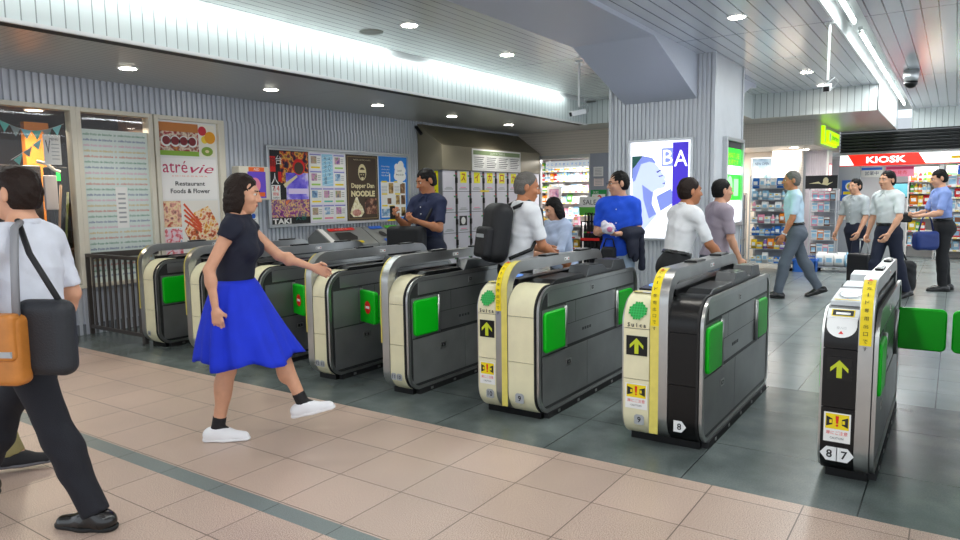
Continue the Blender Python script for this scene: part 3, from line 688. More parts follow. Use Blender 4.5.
# counter machine and sticks in the first window
t = thing('coffee_machine', 'dark machine with a green light on the counter behind the first window', 'machine', (-8.80, 3.6, 0))
q = MB(); q.box((-.25, -1.4, .0), (.22, .62, .95)); q.build('counter', mat('counter_brown', '#3a261c', .5), t)
q = MB(); q.box((-.2, -.7, .95), (.05, .25, 1.93)); q.build('cabinet', mat('machine_dark_brown', '#35231a', .4), t, bevel=.02)
q = MB(); q.box((-.18, .36, .95), (.02, .56, 1.93)); q.build('side_unit', M['black'], t, bevel=.02)
q = MB(); q.box((.02, .42, 1.76), (.03, .46, 1.86)); q.build('green_light', mat('green_lamp', '#20d040', .4, emit='#20e050', estr=1.5), t)
q = MB(); q.tube([(.06, .2, 1.98), (.10, .28, 1.95), (.12, .36, 1.88), (.12, .42, 1.86)], .018, 8); q.build('hose', M['paper'], t, smooth=True)
q = MB(); q.box((.03, .26, 1.42), (.08, .40, 1.82)); q.build('dispenser', mat('pale_plastic', '#c9c4cf', .4), t, bevel=.01)
for i, (y, c, n) in enumerate(((3.73, '#b98a5a', 'tan'), (3.80, '#6e7a3c', 'olive'))):
    q = MB(); q.tube([(-8.30, y, .58), (-8.32, y+.12, 1.70-.08*i)], .013, 8)
    tag(q.build('stick', mat('stick_'+n, c, .5), smooth=True), '%s wooden stick leaning inside the first shop window' % n, 'stick')
# lettered film in window 2
w2 = MB(); b = Board((XW-.018, 4.02, .575), (0, 1, 0), (1, 0, 0), mb=w2); b.slab(0, 0, .79, 1.755, -.004, 0, mat('frosted_film', '#dde9e4', .35))
inks = [mat('film_green', '#2f8a63', .5), mat('film_blue', '#3d5b96', .5), mat('film_pink', '#e2a6bf', .5), mat('film_yellow', '#d9b64a', .5), mat('film_red', '#d0603f', .5)]
for k in range(27):
    v = 1.70-k*.0625
    if v < .03: break
    b.text('mille fruits de blanche  in  mille fruits de blanche', .395, v, .026, inks[k % 5], .001, w=.73, bold=.012, shear=.25)
b.slab(.36, .62, .50, 1.10, .001, .003, M['paper'])
for k in range(7): b.rect(.385, .68+k*.055, .475, .70+k*.055, M['grey'], .0035)
tag(w2.build('window_film'), 'white window film with rows of coloured script lettering', 'window film')
# restaurant poster in window 3
w3 = MB(); b = Board((XW-.018, 4.94, .575), (0, 1, 0), (1, 0, 0), mb=w3); b.slab(0, 0, .84, 1.935, -.004, 0, M['paper'])
burger = print_mat('print_burger', [(.3, '#3a1712'), (.42, '#b3262c'), (.5, '#e9d9c0'), (.58, '#8c1f22'), (.7, '#d98a3a')], 9)
shrimp = print_mat('print_shrimp', [(.3, '#5a3420'), (.42, '#e0662a'), (.5, '#fff0d0'), (.58, '#f2b23a'), (.66, '#c8321e'), (.75, '#fff8e8')], 14)
berries = print_mat('print_berries', [(.3, '#cfe4e8'), (.45, '#f7d2dc'), (.55, '#d8243e'), (.65, '#fff2f2'), (.75, '#6fa9c6')], 13)
fruit = print_mat('print_fruit', [(.25, '#c8202e'), (.45, '#f0a020'), (.55, '#f5d040'), (.65, '#8fc040'), (.8, '#e8f0d0')], 6)
b.rect(.03, 1.50, .57, 1.91, burger, .001); b.rect(.03, 1.80, .57, 1.91, mat('print_bun', '#c77a35', .5), .0015); b.rect(.03, 1.50, .57, 1.56, mat('print_lettuce', '#8cb83c', .5), .0015)
for i in range(4): b.disc(.12+i*.12, 1.68, .07, M['paper'], .0016, n=20); b.disc(.12+i*.12, 1.685, .054, mat('print_tomato', '#7e2028', .5), .0018, n=20)
b.rect(.58, 1.50, .81, 1.91, mat('print_pale', '#f3efe0', .5), .001); b.disc(.63, 1.83, .06, mat('print_apple', '#d02a3a', .5), .0015); b.disc(.74, 1.75, .08, mat('print_orange', '#f2a51e', .5), .0016); b.disc(.66, 1.72, .05, mat('print_lemon', '#f2d23a', .5), .0015)
b.disc(.69, 1.57, .085, mat('print_kiwi', '#86a83a', .5), .0017, rv=.06); b.disc(.69, 1.57, .03, M['beige'], .002, rv=.02)
b.rect(.03, .95, .81, 1.47, mat('print_cloud', '#faf8f6', .5), .001)
b.text('atré', .22, 1.36, .15, M['magenta'], .002, w=.34); b.text('vie', .60, 1.34, .11, M['magenta'], .002, w=.34, shear=.35); b.text('S H I N A G A W A', .42, 1.245, .016, M['orange'], .002, w=.5)
b.text('Restaurant', .42, 1.15, .055, M['ink'], .002, w=.42, bold=.02); b.text('Foods & Flower', .42, 1.055, .058, M['ink'], .002, w=.56, bold=.02)
b.rect(.03, .60, .27, .93, print_mat('print_bowl', [(.3, '#3a2418'), (.45, '#e8a090'), (.55, '#f6e0b0'), (.7, '#c03828')], 16), .001); b.rect(.03, .22, .27, .58, berries, .001); b.rect(.29, .14, .81, .93, mat('print_plate', '#f4efe6', .5), .001); b.poly([(.30, .55), (.45, .78), (.66, .86), (.80, .62), (.81, .30), (.62, .2), (.44, .26)], shrimp, .0015)
for i in range(5): b.poly([(.50+i*.045, .34-i*.0), (.53+i*.045, .36), (.70+i*.02, .24), (.68+i*.02, .22)], mat('print_prawn', '#f4b63c', .5) if i % 2 else M['orange'], .002)
for i in range(4): b.poly([(.30, .88-i*.07), (.32, .90-i*.07), (.56, .62-i*.03), (.54, .60-i*.03)], mat('print_antenna', '#e2552a', .5), .002)
b.rect(.03, .03, .27, .20, mat('print_green_dark', '#4a6a3a', .5), .001); b.rect(.29, .03, .55, .20, M['black'], .001); b.disc(.42, .17, .1, mat('print_cup', '#1a1214', .3), .0015, rv=.09)
tag(w3.build('window_poster'), 'tall food poster with a pink logo in the third window', 'poster')
# ------------------------------------------------------------------ emergency box and notice
t = thing('equipment_box', 'cream wall box with an orange strip and violet screen, left of the poster board', 'wall box', (XW+.024, 6.21, 1.73))
q = MB(); q.box((0, -.25, -.23), (.16, .25, .23)); q.build('case', M['frame'], t, bevel=.012)
b = Board((.162, -.12, -.2), (0, 1, 0), (1, 0, 0)); b.rect(0, 0, .3, .36, mat('print_violet', '#6a4ad0', .4), .001); b.rect(.02, .36, .28, .42, M['orange'], .001); b.text('AED', .15, .39, .035, M['paper'], .002); b.disc(.12, .18, .09, M['pink'], .002, rv=.1); b.rect(.02, .02, .28, .08, M['orange'], .002); b.mb.build('door_panel', None, t)
b = Board((XW+.026, 6.05, .96), (0, 1, 0), (1, 0, 0)); b.slab(0, 0, .31, .46, 0, .003, M['paper']); b.text('ご案内', .155, .42, .03, M['orange'], .004)
for i in range(3):
    for j in range(2): b.disc(.08+j*.15, .10+i*.11, .035, [M['pink'], M['orange'], M['navy'], M['grey'], M['red'], M['blue']][i*2+j], .004, n=12); b.rect(.045+j*.15, .045+i*.11, .115+j*.15, .052+i*.11, M['dgrey'], .004)
tag(b.mb.build('notice'), 'paper notice with small coloured drawings below the cream wall box', 'notice')
# ------------------------------------------------------------------ poster board
t = thing('poster_board', 'long aluminium poster frame on the ribbed wall holding four posters', 'poster frame', (XW+.024, 6.52, 1.10))
b = Board((0, 0, 0), (0, 1, 0), (1, 0, 0)); b.slab(.02, .02, 3.10, 1.16, 0, .012, M['white']); b.mb.build('backing', None, t)
b = Board((0, 0, 0), (0, 1, 0), (1, 0, 0)); b.frame(0, 0, 3.12, 1.18, .045, 0, .05, M['alu']); b.mb.build('frame', None, t, bevel=.006)
b = Board((0, 0, 0), (0, 1, 0), (1, 0, 0)); b.slab(2.5, .012, 2.8, .04, .05, .053, M['yellow']); b.mb.build('yellow_tag', None, t)
bx = XW+.024+.0125
PV, PH = 1.145, 1.07
def sheet(u, w): return Board((bx, 6.52+u, PV), (0, 1, 0), (1, 0, 0))
night = print_mat('print_festival', [(.3, '#0c0a18'), (.42, '#2a1436'), (.5, '#d8502a'), (.56, '#f5b84a'), (.64, '#181230'), (.75, '#c03040')], 11)
b = sheet(.05, .75); b.slab(0, 0, .745, PH, 0, .002, M['ink']); b.rect(.2, .60, .73, PH-.01, night, .003); b.rect(.01, .10, .73, .36, print_mat('print_night_town', [(.3, '#2a1048'), (.42, '#a03a9a'), (.5, '#f0c878'), (.58, '#5a2a8a'), (.7, '#f58a3a')], 13), .003)
b.rect(.30, .36, .73, .75, print_mat('print_violet_sky', [(.3, '#3a2ad0'), (.5, '#8a7af0'), (.62, '#e8e0ff'), (.75, '#5a4ae0')], 5), .0035); b.disc(.55, .84, .12, M['red'], .004); b.disc(.55, .82, .09, M['brown'], .0045); b.poly([(.25, .58), (.50, .72), (.52, .69), (.28, .53)], M['beige'], .004); b.rect(.34, .44, .73, .52, mat('print_glow', '#e8d8ff', .5), .004)
b.rect(.01, .76, .12, .98, M['red'], .004); b.text('龍', .065, .90, .13, M['ink'], .005, w=.1); b.text('台', .18, .93, .13, M['paper'], .005, w=.11); b.text('人', .10, .66, .16, M['paper'], .005, w=.13); b.rect(.16, .62, .22, .76, M['red'], .005)
b.rect(.03, .36, .19, .57, M['paper'], .004); b.text('7', .07, .52, .07, M['ink'], .005); b.text('14', .13, .52, .08, M['red'], .005); b.text('開催', .11, .44, .05, M['red'], .005); b.text('OPEN', .11, .385, .03, M['ink'], .005)
b.text('TAKI', .20, .045, .08, M['paper'], .005, w=.34, bold=.04); b.text('火祭', .56, .10, .1, mat('print_teal', '#1c7a72', .5), .005)
tag(b.mb.build('poster'), 'dark festival poster with violet night view, first on the poster board', 'poster', 'posters on the poster board')
b = sheet(.80, .75); b.slab(0, 0, .745, PH, 0, .002, mat('print_lilac', '#e6e4f2', .5)); b.rect(.26, .56, .49, 1.05, mat('print_skyblue', '#9cd0ea', .5), .003)
for k in range(8): b.poly([(.26, .56+k*.06), (.49, .60+k*.06), (.49, .61+k*.06), (.26, .57+k*.06)], mat('print_skypale', '#c8e6f4', .5), .0035)
b.text('イベント', .42, .86, .06, M['navy'], .004, rot=-PI/2, w=.3); b.text('ギャラリー情報', .33, .80, .06, M['navy'], .004, rot=-PI/2, w=.42)
ph = [print_mat('print_photo_a', [(.3, '#5a6a80'), (.5, '#c8a890'), (.7, '#8aa070')], 16), print_mat('print_photo_b', [(.3, '#3a5a90'), (.5, '#90b8d8'), (.7, '#f0f0f0')], 14), print_mat('print_photo_c', [(.3, '#7a5aa0'), (.5, '#d8a0c0'), (.7, '#60a060')], 15)]
for r in range(4):
    for c in range(3):
        if c == 1 and r >= 2: continue
        u, v = .02+c*.245, .03+r*.26; b.rect(u, v, u+.225, v+.235, M['paper'], .003); b.rect(u+.02, v+.09, u+.135, v+.20, ph[(r+c) % 3], .004); b.rect(u, v+.215, u+.225, v+.235, mat('print_lav', '#8c8cd0', .5), .004)
        for k in range(3): b.rect(u+.15, v+.10+k*.03, u+.21, v+.112+k*.03, M['grey'], .004)
        b.rect(u+.02, v+.02, u+.2, v+.045, [mat('print_lime', '#a0d060', .5), M['pink'], M['yellow'], mat('print_teal2', '#60c0b0', .5)][(r*2+c) % 4], .004)
tag(b.mb.build('poster'), 'pale event listing poster with small photos on the poster board', 'poster', 'posters on the poster board')
b = sheet(1.575, .75); b.slab(0, 0, .745, PH, 0, .002, M['brown']); b.frame(.03, .03, .715, PH-.03, .008, .002, .003, mat('print_gold', '#a08a5a', .5)); b.text('SPECIAL NOODLE HOUSE', .37, .99, .016, M['beige'], .003, w=.4)
b.disc(.37, .79, .095, M['beige'], .003, rv=.135); b.disc(.37, .77, .075, M['brown'], .0035, rv=.10); b.rect(.30, .78, .44, .83, M['beige'], .004); b.poly([(.32, .75), (.36, .76), (.35, .74)][::-1], M['beige'], .004); b.poly([(.38, .76), (.42, .75), (.39, .74)][::-1], M['beige'], .004); b.poly([(.33, .70), (.37, .66), (.41, .70), (.37, .715)], M['beige'], .004)
b.text('Dapper Dan', .38, .56, .10, M['beige'], .003, w=.54, bold=.03); b.text('NOODLE', .38, .44, .10, M['beige'], .003, w=.56, bold=.06)
b.poly([(.07, .12), (.10, .20), (.16, .30), (.20, .38), (.24, .39), (.28, .30), (.36, .22), (.39, .13), (.32, .06), (.14, .06)], print_mat('print_noodles', [(.35, '#d8c890'), (.5, '#f4ecc8'), (.65, '#fff8e0')], 30), .003); b.disc(.22, .13, .10, print_mat('print_ham', [(.35, '#b86a5a'), (.6, '#e0a898')], 18), .004, rv=.055)
b.rect(.41, .10, .70, .36, print_mat('print_food_dark', [(.35, '#2a1a14'), (.52, '#7a4a3a'), (.62, '#c89878'), (.7, '#3a2a4a')], 14), .003)
tag(b.mb.build('poster'), 'brown noodle poster with a cream face emblem on the poster board', 'poster', 'posters on the poster board')
b = sheet(2.345, .74); b.slab(0, 0, .725, PH, 0, .002, mat('print_azure', '#1e86e6', .5)); b.rect(.04, .03, .69, .64, M['paper'], .003)
cl = [(.53, .80, .13), (.46, .90, .06), (.57, .93, .08), (.63, .84, .07), (.62, .74, .08), (.45, .74, .07), (.54, .68, .08)]
for k, (u, v, r) in enumerate(cl): b.disc(u, v, r, M['paper'], .0035+.0005*k)
b.text('Lunch', .53, .84, .035, M['ink'], .008); b.text('Book & Art', .54, .77, .03, M['ink'], .008); 
for k, tx in enumerate(('Nursing', 'service plus', 'station Guide', 'Kita-Kanto')): b.text(tx, .17, .90-k*.05, .028, M['paper'], .003, w=.2)
b.rect(.26, .64, .285, .78, M['paper'], .0032)
ph2 = [print_mat('print_photo_d', [(.3, '#4a3a20'), (.5, '#b08a4a'), (.7, '#e8d8a0')], 14), print_mat('print_photo_e', [(.3, '#3a2a20'), (.5, '#805a3a'), (.7, '#c0a080')], 16), ph[1]]
for u, v, w, h, k in ((.24, .44, .12, .18, 0), (.54, .44, .13, .18, 1), (.42, .25, .10, .16, 0), (.56, .25, .11, .16, 1), (.20, .26, .1, .1, 1), (.56, .05, .11, .15, 0), (.05, .05, .28, .13, 2), (.56, .04, .10, .06, 1)): b.rect(u, v, u+w, v+h, ph2[k], .004)
for u, v in ((.06, .63), (.38, .63), (.06, .42), (.06, .22), (.24, .21), (.40, .42)): b.rect(u, v, u+.14, v+.025, M['yellow'], .0045)
for k in range(5): b.rect(.06, .56-k*.025, .2, .568-k*.025, M['grey'], .004); b.rect(.39, .56-k*.025, .52, .568-k*.025, M['grey'], .004); b.rect(.36, .16-k*.025, .52, .168-k*.025, M['grey'], .004)
tag(b.mb.build('poster'), 'bright blue poster with a white cloud shape on the poster board', 'poster', 'posters on the poster board')
# ------------------------------------------------------------------ recycling bins
def bin_unit(y0, y1, label, kind):
    t = thing('recycling_bin', label, 'bin', (XW+.032, y0, 0), 0, 'bins along the poster wall')
    L = y1-y0
    q = MB(); q.prism([(0, 0), (.56, 0), (.56, .80), (.18, 1.05), (.0, .92)], 0, L-.006, 'y'); q.build('cabinet', mat('bin_grey', '#8f9290', .4, .4), t, bevel=.006)
    N = Vector((.25, 0, .38)).normalized(); V = Vector((-.38, 0, .25)).normalized()
    b = Board((.565, 0.0, .803), (0, 1, 0), N, V)
    if kind == 0:
        b.slab(.02, .0, .12, .45, .0, .004, M['paper']); b.poly([(.22, .12), (.60, .12), (.66, .2), (.60, .33), (.28, .33)], M['gap'], .004)
        b.slab(.10, .04, .68, .09, .003, .006, M['yellow']); b.slab(.2, .375, .75, .44, .003, .006, M['red']); b.text('ペットボトル', .47, .407, .04, M['paper'], .008)
        b.slab(.18, -.06, .55, .0, .002, .02, M['red']); b.text('PET BOTTLE', .365, -.03, .03, M['paper'], .022)
    else:
        b.disc(.28, .22, .075, M['gap'], .004); b.disc(.62, .24, .085, M['gap'], .004); b.slab(.12, .37, .42, .44, .003, .006, M['blue']); b.slab(.5, .37, .8, .44, .003, .006, mat('bin_green', '#52c02a', .4)); b.slab(.18, .02, .4, .09, .003, .006, M['blue'])
    b.mb.build('opening_panel', None, t); return t
bin_unit(7.25, 8.22, 'grey recycling bin with red and yellow strips below the poster board', 0)
bin_unit(8.23, 9.2, 'grey recycling bin with two round holes and blue and green tags', 1)
# ------------------------------------------------------------------ coin lockers
t = thing('locker_bank', 'bank of pale coin lockers under an olive brown hood', 'lockers', (-7.6, 9.95, 0))
CW, RH = .444, .38
q = MB(); q.box((XW+7.6+.032, .0, .0), (0, 3.5, 2.0)); q.build('case', mat('locker_case', '#7d7f84', .4, .3), t)
q = MB(); q.prism([(XW+7.6+.03, 2.0), (.03, 2.0), (.03, 2.43), (XW+7.6+.03, 2.84)], -.02, 3.5, 'y'); q.build('hood', mat('hood_olive', '#8a8470', .42, .3), t, bevel=.004)
dm = mat('locker_door', '#d9d8e2', .4)
for c in range(8):
    for r in range(5):
        z1 = 1.985-r*RH; z0 = z1-RH+.012 if r < 4 else .10
        y0 = c*CW+.02; d = MB(); d.box((0, y0, z0), (.012, y0+CW-.08, z1))
        do = d.build('door', dm, t)
        if c < 7 and r < 4:
            b = Board((.013, y0, z0), (0, 1, 0), (1, 0, 0)); b.rect(.04, .03, .3, .05, M['grey'], .001); b.rect(.08, .06, .26, .075, M['pink'] if (r+c) % 2 else M['grey'], .001); b.mb.build('door_label', None, do)
    q = MB(); q.box((-.002, c*CW+CW-.055, .1), (.006, c*CW+CW+.015, 1.985)); q.build('lock_column', M['dgrey'], t)
    if c < 7:
        for r in range(5):
            q = MB(); z = 1.985-r*RH; y = c*CW+CW-.045
            q.box((.006, y-.065, z-.225), (.008, y+.046, z-.035), M['dgrey']); q.box((.006, y, z-.22), (.03, y+.045, z-.12), M['black']); q.box((.006, y+.01, z-.06), (.012, y+.03, z-.04), M['red']); q.box((.006, y-.06, z-.10), (.014, y-.02, z-.07), mat('lock_green', '#3aa050', .4)); q.build('lock', None, t)
lab = mat('locker_yellow', '#f6f000', .4); lr = mat('locker_letter', '#b8331c', .4)
for i, ch in enumerate('スイカロカ'):
    b = Board((.013, 0, 0), (0, 1, 0), (1, 0, 0)); u = .20+(i+1)*CW; b.slab(u-.10, 1.77, u+.10, 1.975, 0, .003, lab); b.text(ch, u-.005, 1.873, .14, lr, .004, w=.13, bold=.02); b.mb.build('letter_label', None, t)
b = Board((.013, 0, 0), (0, 1, 0), (1, 0, 0)); b.slab(1.20, 1.60, 1.5, 1.635, 0, .003, M['yellow']); b.mb.build('yellow_strip', None, t)
b = Board((.013, 0, 0), (0, 1, 0), (1, 0, 0)); b.slab(.50+CW*0, .98, .74, 1.16, 0, .003, M['ink']); b.disc(.62, 1.07, .07, M['paper'], .004)
b.mb.build('code_sticker', None, t)
b = Board((-.30, -.001, 0), (1, 0, 0), (0, -1, 0)); b.slab(0, 1.58, .22, 1.98, 0, .003, lab); b.text('コ', .11, 1.89, .13, lr, .005, w=.13, bold=.02); b.text('イ', .11, 1.74, .13, lr, .005, w=.13, bold=.02); b.text('ン', .11, 1.62, .09, lr, .005, w=.12, bold=.02); b.mb.build('side_label', None, t)
b = Board((.032, .90, 2.005), (0, 1, 0), (1, 0, 0)); b.slab(0, 0, 1.76, .41, 0, .012, M['paper']); b.rect(.03, .30, 1.73, .38, mat('board_green', '#7f9468', .5), .013); b.text('ロッカーのご利用方法', .88, .34, .05, M['paper'], .014)
for c in range(4):
    b.frame(.04+c*.43, .03, .44+c*.43, .28, .004, .013, .014, M['grey'])
    for k in range(6): b.rect(.06+c*.43, .245-k*.036, .40+c*.43-.03*(k % 3), .258-k*.036, M['dgrey'], .0135)
b.mb.build('instruction_board', None, t)
t = thing('spot_lamp', 'small black spot lamp at the top corner of the locker hood', 'lamp', (XW+.05, 9.88, 2.72)); q = MB(); q.tube([(0, 0, .05), (.10, .02, -.08)], .03, 10); q.build('housing', M['black'], t); q = MB(); q.box((-.036, -.02, .03), (0, .02, .08)); q.build('bracket', M['dgrey'], t)
# ------------------------------------------------------------------ pillar light boxes
t = thing('light_box', 'large lit beauty poster on the front of the ribbed pillar', 'light box', (-3.76, 9.185, .88))
b = Board((0, 0, 0), (1, 0, 0), (0, -1, 0)); b.frame(0, 0, .90, 1.37, .035, -.02, .05, M['alu']); b.mb.build('frame', None, t, bevel=.005)
E_ = lambda n, c, s=.75: mat(n, c, .4, emit=c, estr=s)
b = Board((0, 0, 0), (1, 0, 0), (0, -1, 0)); b.slab(.035, .035, .865, 1.335, -.01, .01, E_('lit_white', '#f4f6ff', 1.0))
b.rect(.62, .25, .83, 1.31, E_('lit_violet', '#4632c8', .5), .012)
b.rect(.05, .85, .20, 1.15, E_('lit_hair', '#1f5a52', .3), .012)
fa = E_('lit_face', '#b4c0f2', .8); fs = E_('lit_face_shade', '#7d8cd6', .6); fl = E_('lit_face_line', '#2a2a6a', .2)
b.poly([(.12, 1.00), (.20, 1.12), (.32, 1.10), (.42, 1.00), (.49, .90), (.535, .86), (.515, .82), (.545, .80), (.52, .775), (.53, .75), (.50, .71), (.42, .70), (.36, .66), (.34, .50), (.42, .36), (.20, .10), (.06, .10), (.06, .86)], fa, .013)
b.poly([(.20, .76), (.34, .66), (.36, .66), (.34, .50), (.40, .36), (.30, .30), (.22, .56)], fs, .014); b.poly([(.10, 1.02), (.20, 1.15), (.34, 1.12), (.40, 1.04), (.30, 1.07), (.18, 1.04), (.10, .82), (.06, .80), (.06, .98)], fs, .015)
b.poly([(.40, .93), (.46, .96), (.47, .95), (.41, .915)], fl, .016); b.poly([(.43, .87), (.49, .885), (.49, .875), (.44, .86)], fl, .016); b.poly([(.48, .77), (.53, .79), (.52, .765)][::-1], fl, .016); b.poly([(.40, .60), (.60, .70), (.62, .66), (.62, .50), (.46, .40)], fs, .0125)
b.rect(.47, 1.00, .62, 1.24, E_('lit_pale', '#93a2f0', .45), .013)
b.text('B', .555, 1.12, .19, E_('lit_letter', '#ffffff', 1.), .016, w=.13); b.text('A', .73, 1.10, .21, E_('lit_letter', '#ffffff', 1.), .016, w=.18)
b.mb.build('lit_picture', None, t)
t = thing('light_box', 'narrow lit green poster on the side of the ribbed pillar', 'light box', (-2.605, 9.64, 1.05))
b = Board((0, 0, 0), (0, 1, 0), (1, 0, 0)); b.frame(0, 0, .92, 1.22, .05, -.02, .05, M['alu']); b.mb.build('frame', None, t, bevel=.005)
gr = E_('lit_green', '#10d81e', .8); b = Board((0, 0, 0), (0, 1, 0), (1, 0, 0)); b.slab(.05, .05, .87, 1.17, -.01, .01, gr); b.rect(.05, 1.08, .87, 1.17, M['ink'], .012); b.rect(.05, .72, .87, .84, E_('lit_white', '#f4f6ff'), .012); b.rect(.05, .05, .87, .36, E_('lit_white', '#f4f6ff'), .012)
b.text('SMART LIFE', .46, .98, .07, M['yellow'], .014, w=.6); b.text('お得です', .46, .89, .08, M['yellow'], .014, w=.5); b.disc(.3, .56, .14, E_('lit_mint', '#9af0a0', .7), .013); b.rect(.5, .42, .75, .66, E_('lit_mint', '#9af0a0', .7), .013); b.text('10:00', .46, .2, .09, M['pink'], .014)
b.mb.build('lit_picture', None, t)
# ------------------------------------------------------------------ ceiling fittings
def downlight(x, y, z, lab, grp, p=14):
    t = thing('downlight', lab, 'light', (x, y, z), 0, grp)
    q = MB(); q.lathe([(.095, -.008), (.105, -.004), (.105, 0)], 24); q.build('rim', M['white'], t)
    q = MB(); q.lathe([(.082, -.011), (.082, -.008)], 24); q.build('lens', M['lamp'], t)
    d = bpy.data.lights.new('downlight_beam', 'SPOT'); d.energy = p; d.spot_size = math.radians(125); d.spot_blend = .6; d.shadow_soft_size = .08; d.color = (1, .97, .9)
    o = bpy.data.objects.new('downlight_beam', d); COL.objects.link(o); o.parent = t; o.location = (0, 0, -.02)
for k, y in enumerate((2.2, 4.05, 5.88, 7.83, 9.68, 11.5)): downlight(-7.15, y, ZS, 'round downlight in the grey low ceiling along the poster wall', 'downlights in the low ceiling', 34)
for y in (1.9, 3.85, 5.78, 7.7): downlight(-4.8, y, ZC, 'round downlight in the finely lined ceiling between fascia and beam', 'downlights left of the beam', 40)
for y in (1.5, 4.5, 7.55, 11.57, 13.12): downlight(-1.94, y, ZC, 'round downlight in the ceiling between beam and light slot', 'downlights right of the beam', 40)
for y in (9.5, 12.0, 14.5, 17): downlight(.45, y, ZC, 'round downlight at the right edge of the ceiling near the dome camera', 'downlights by the dome camera', 40)
t = thing('ceiling_speaker', 'round grey speaker grille in the ceiling near the fascia trough', 'speaker', (-5.33, 5.77, ZC)); q = MB(); q.lathe([(.11, -.012), (.13, -.006), (.13, 0)], 24); q.build('grille', mat('grille_grey', '#a3a79f', .5), t)
def cctv(x, y, zl, lab, ry):
    t = thing('security_camera', lab, 'camera', (x, y, ZC))
    q = MB(); q.lathe([(.05, -.012), (.05, 0)], 16); q.build('ceiling_plate', M['white'], t); q = MB(); q.tube([(0, 0, -.01), (0, 0, zl-ZC+.08)], .014, 8); q.build('pole', M['white'], t)
    Mx = Matrix.Translation((0, 0, zl-ZC)) @ Matrix.Rotation(ry, 4, 'Z') @ Matrix.Rotation(math.radians(12), 4, 'X') @ Matrix.Scale(.8, 4)
    q = MB(); q.box((-.045, -.16, -.04), (.045, .12, .045), None, Mx); q.build('housing', M['white'], t, bevel=.008); q = MB(); q.box((-.036, -.165, -.034), (.036, -.158, .03), None, Mx); q.build('lens_window', M['gloss'], t); q = MB(); q.tube([(0, .02, .06), (.08, .1, .12), (.12, .12, .06), (.06, .14, -.02), (0, .10, -.02)], .008, 6, None, Mx); q.build('cable', M['grey'], t)
cctv(-4.27, 8.67, 2.62, 'white security camera on a ceiling pole left of the pillar', -.6)
cctv(-1.20, 8.42, 2.62, 'white security camera on a ceiling pole right of the pillar', .05)
t = thing('dome_camera', 'dark round dome camera on a silver mount on the right ceiling', 'camera', (-.64, 12.4, ZC))
q = MB(); q.lathe([(.085, -.17), (.10, -.10), (.105, 0)], 20); q.build('mount', M['alu'], t, smooth=True); q = MB(); q.lathe([(.02, -.27), (.06, -.25), (.085, -.21), (.09, -.17)], 20); q.build('dome', M['gloss'], t, smooth=True)
q = MB(); q.box((-.22, -.22, -.006), (.22, .22, 0)); o = q.build('hatch', M['ceil_l']); o.location = (-4.55, 9.9, ZC); tag(o, 'square access hatch in the ceiling left of the pillar', 'hatch')
q = MB(); q.box((-.22, -.3, -.006), (.22, .3, 0)); o = q.build('hatch', M['ceil_r']); o.location = (-2.0, 10.5, ZC); tag(o, 'access hatch in the ceiling right of the pillar', 'hatch')
# ------------------------------------------------------------------ goods
GC = {'red': '#d8262c', 'orange': '#f08a24', 'yellow': '#f4cf2a', 'green': '#58b43c', 'blue': '#2e74c8', 'pale blue': '#9ccbe8', 'pink': '#f2a0b8', 'white': '#f4f4f2', 'purple': '#7a58b0', 'brown': '#7a4a2c'}
GM = {k: mat('pack_'+k.replace(' ', '_'), v, .35) for k, v in GC.items()}
_gm = {}
def goods_mesh(kind, col):
    """one mesh per kind and colour; about 1 x 1 x 1 scaled at placing"""
    key = (kind, col)
    if key in _gm: return _gm[key]
    mb = MB(); c = GM[col]; band = GM['white'] if col != 'white' else GM['pale blue']
    if kind == 'packet':
        n = 8; vs = []; fs = []
        for i in range(n+1):
            z = i/n; t = .5*max(.04, math.sin(PI*min(max((z-.06)/.88, 0), 1)))**.5 if .06 < z < .94 else .03
            w = .5 if (z < .07 or z > .93) else .47
            vs += [(-w, -t, z), (w, -t, z), (w, t, z), (-w, t, z)]
        for i in range(n):
            for j in range(4): fs.append((i*4+j, i*4+(j+1) % 4, i*4+4+(j+1) % 4, i*4+4+j))
        fs += [(3, 2, 1, 0), tuple(n*4+j for j in range(4))]; mb.add(vs, fs, c)
        mb.add([(-.3, -.505, .35), (.3, -.505, .35), (.3, -.505, .68), (-.3, -.505, .68)], [(0, 1, 2, 3)], band)
    elif kind == 'carton':
        mb.box((-.5, -.5, 0), (.5, .5, 1), c); mb.box((-.42, -.505, .25), (.42, -.5, .6), band); mb.box((-.3, -.508, .68), (.1, -.5, .85), GM['yellow'] if col != 'yellow' else GM['orange'])
    elif kind == 'bottle':
        mb.lathe([(.42, 0), (.5, .04), (.5, .58), (.42, .70), (.2, .84), (.2, .9)], 12, c); mb.lathe([(.22, .9), (.22, 1.0)], 12, band); mb.lathe([(.505, .25), (.505, .5)], 12, band)
    elif kind == 'magazine':
        mb.box((-.5, -.5, 0), (.5, .5, 1), c); mb.box((-.45, -.52, .74), (.45, -.5, .93), band); mb.box((-.35, -.52, .15), (.4, -.5, .62), GM['pale blue'] if col != 'pale blue' else GM['brown'])
    o = mb.build(kind, None); me = o.data; bpy.data.objects.remove(o)
    if kind in ('packet', 'bottle'): me.polygons.foreach_set('use_smooth', [True]*len(me.polygons)); me.set_sharp_from_angle(angle=math.radians(40))
    _gm[key] = me; return me
def good(kind, name, col, size, loc, rz, where):
    o = bpy.data.objects.new(name, goods_mesh(kind, col)); COL.objects.link(o); o.scale = size; o.location = loc; o.rotation_euler = (0, 0, rz)
    lab = '%s %s %s' % (col, name.replace('_', ' '), where)
    return tag(o, lab, name.split('_')[-1], lab+' alike')
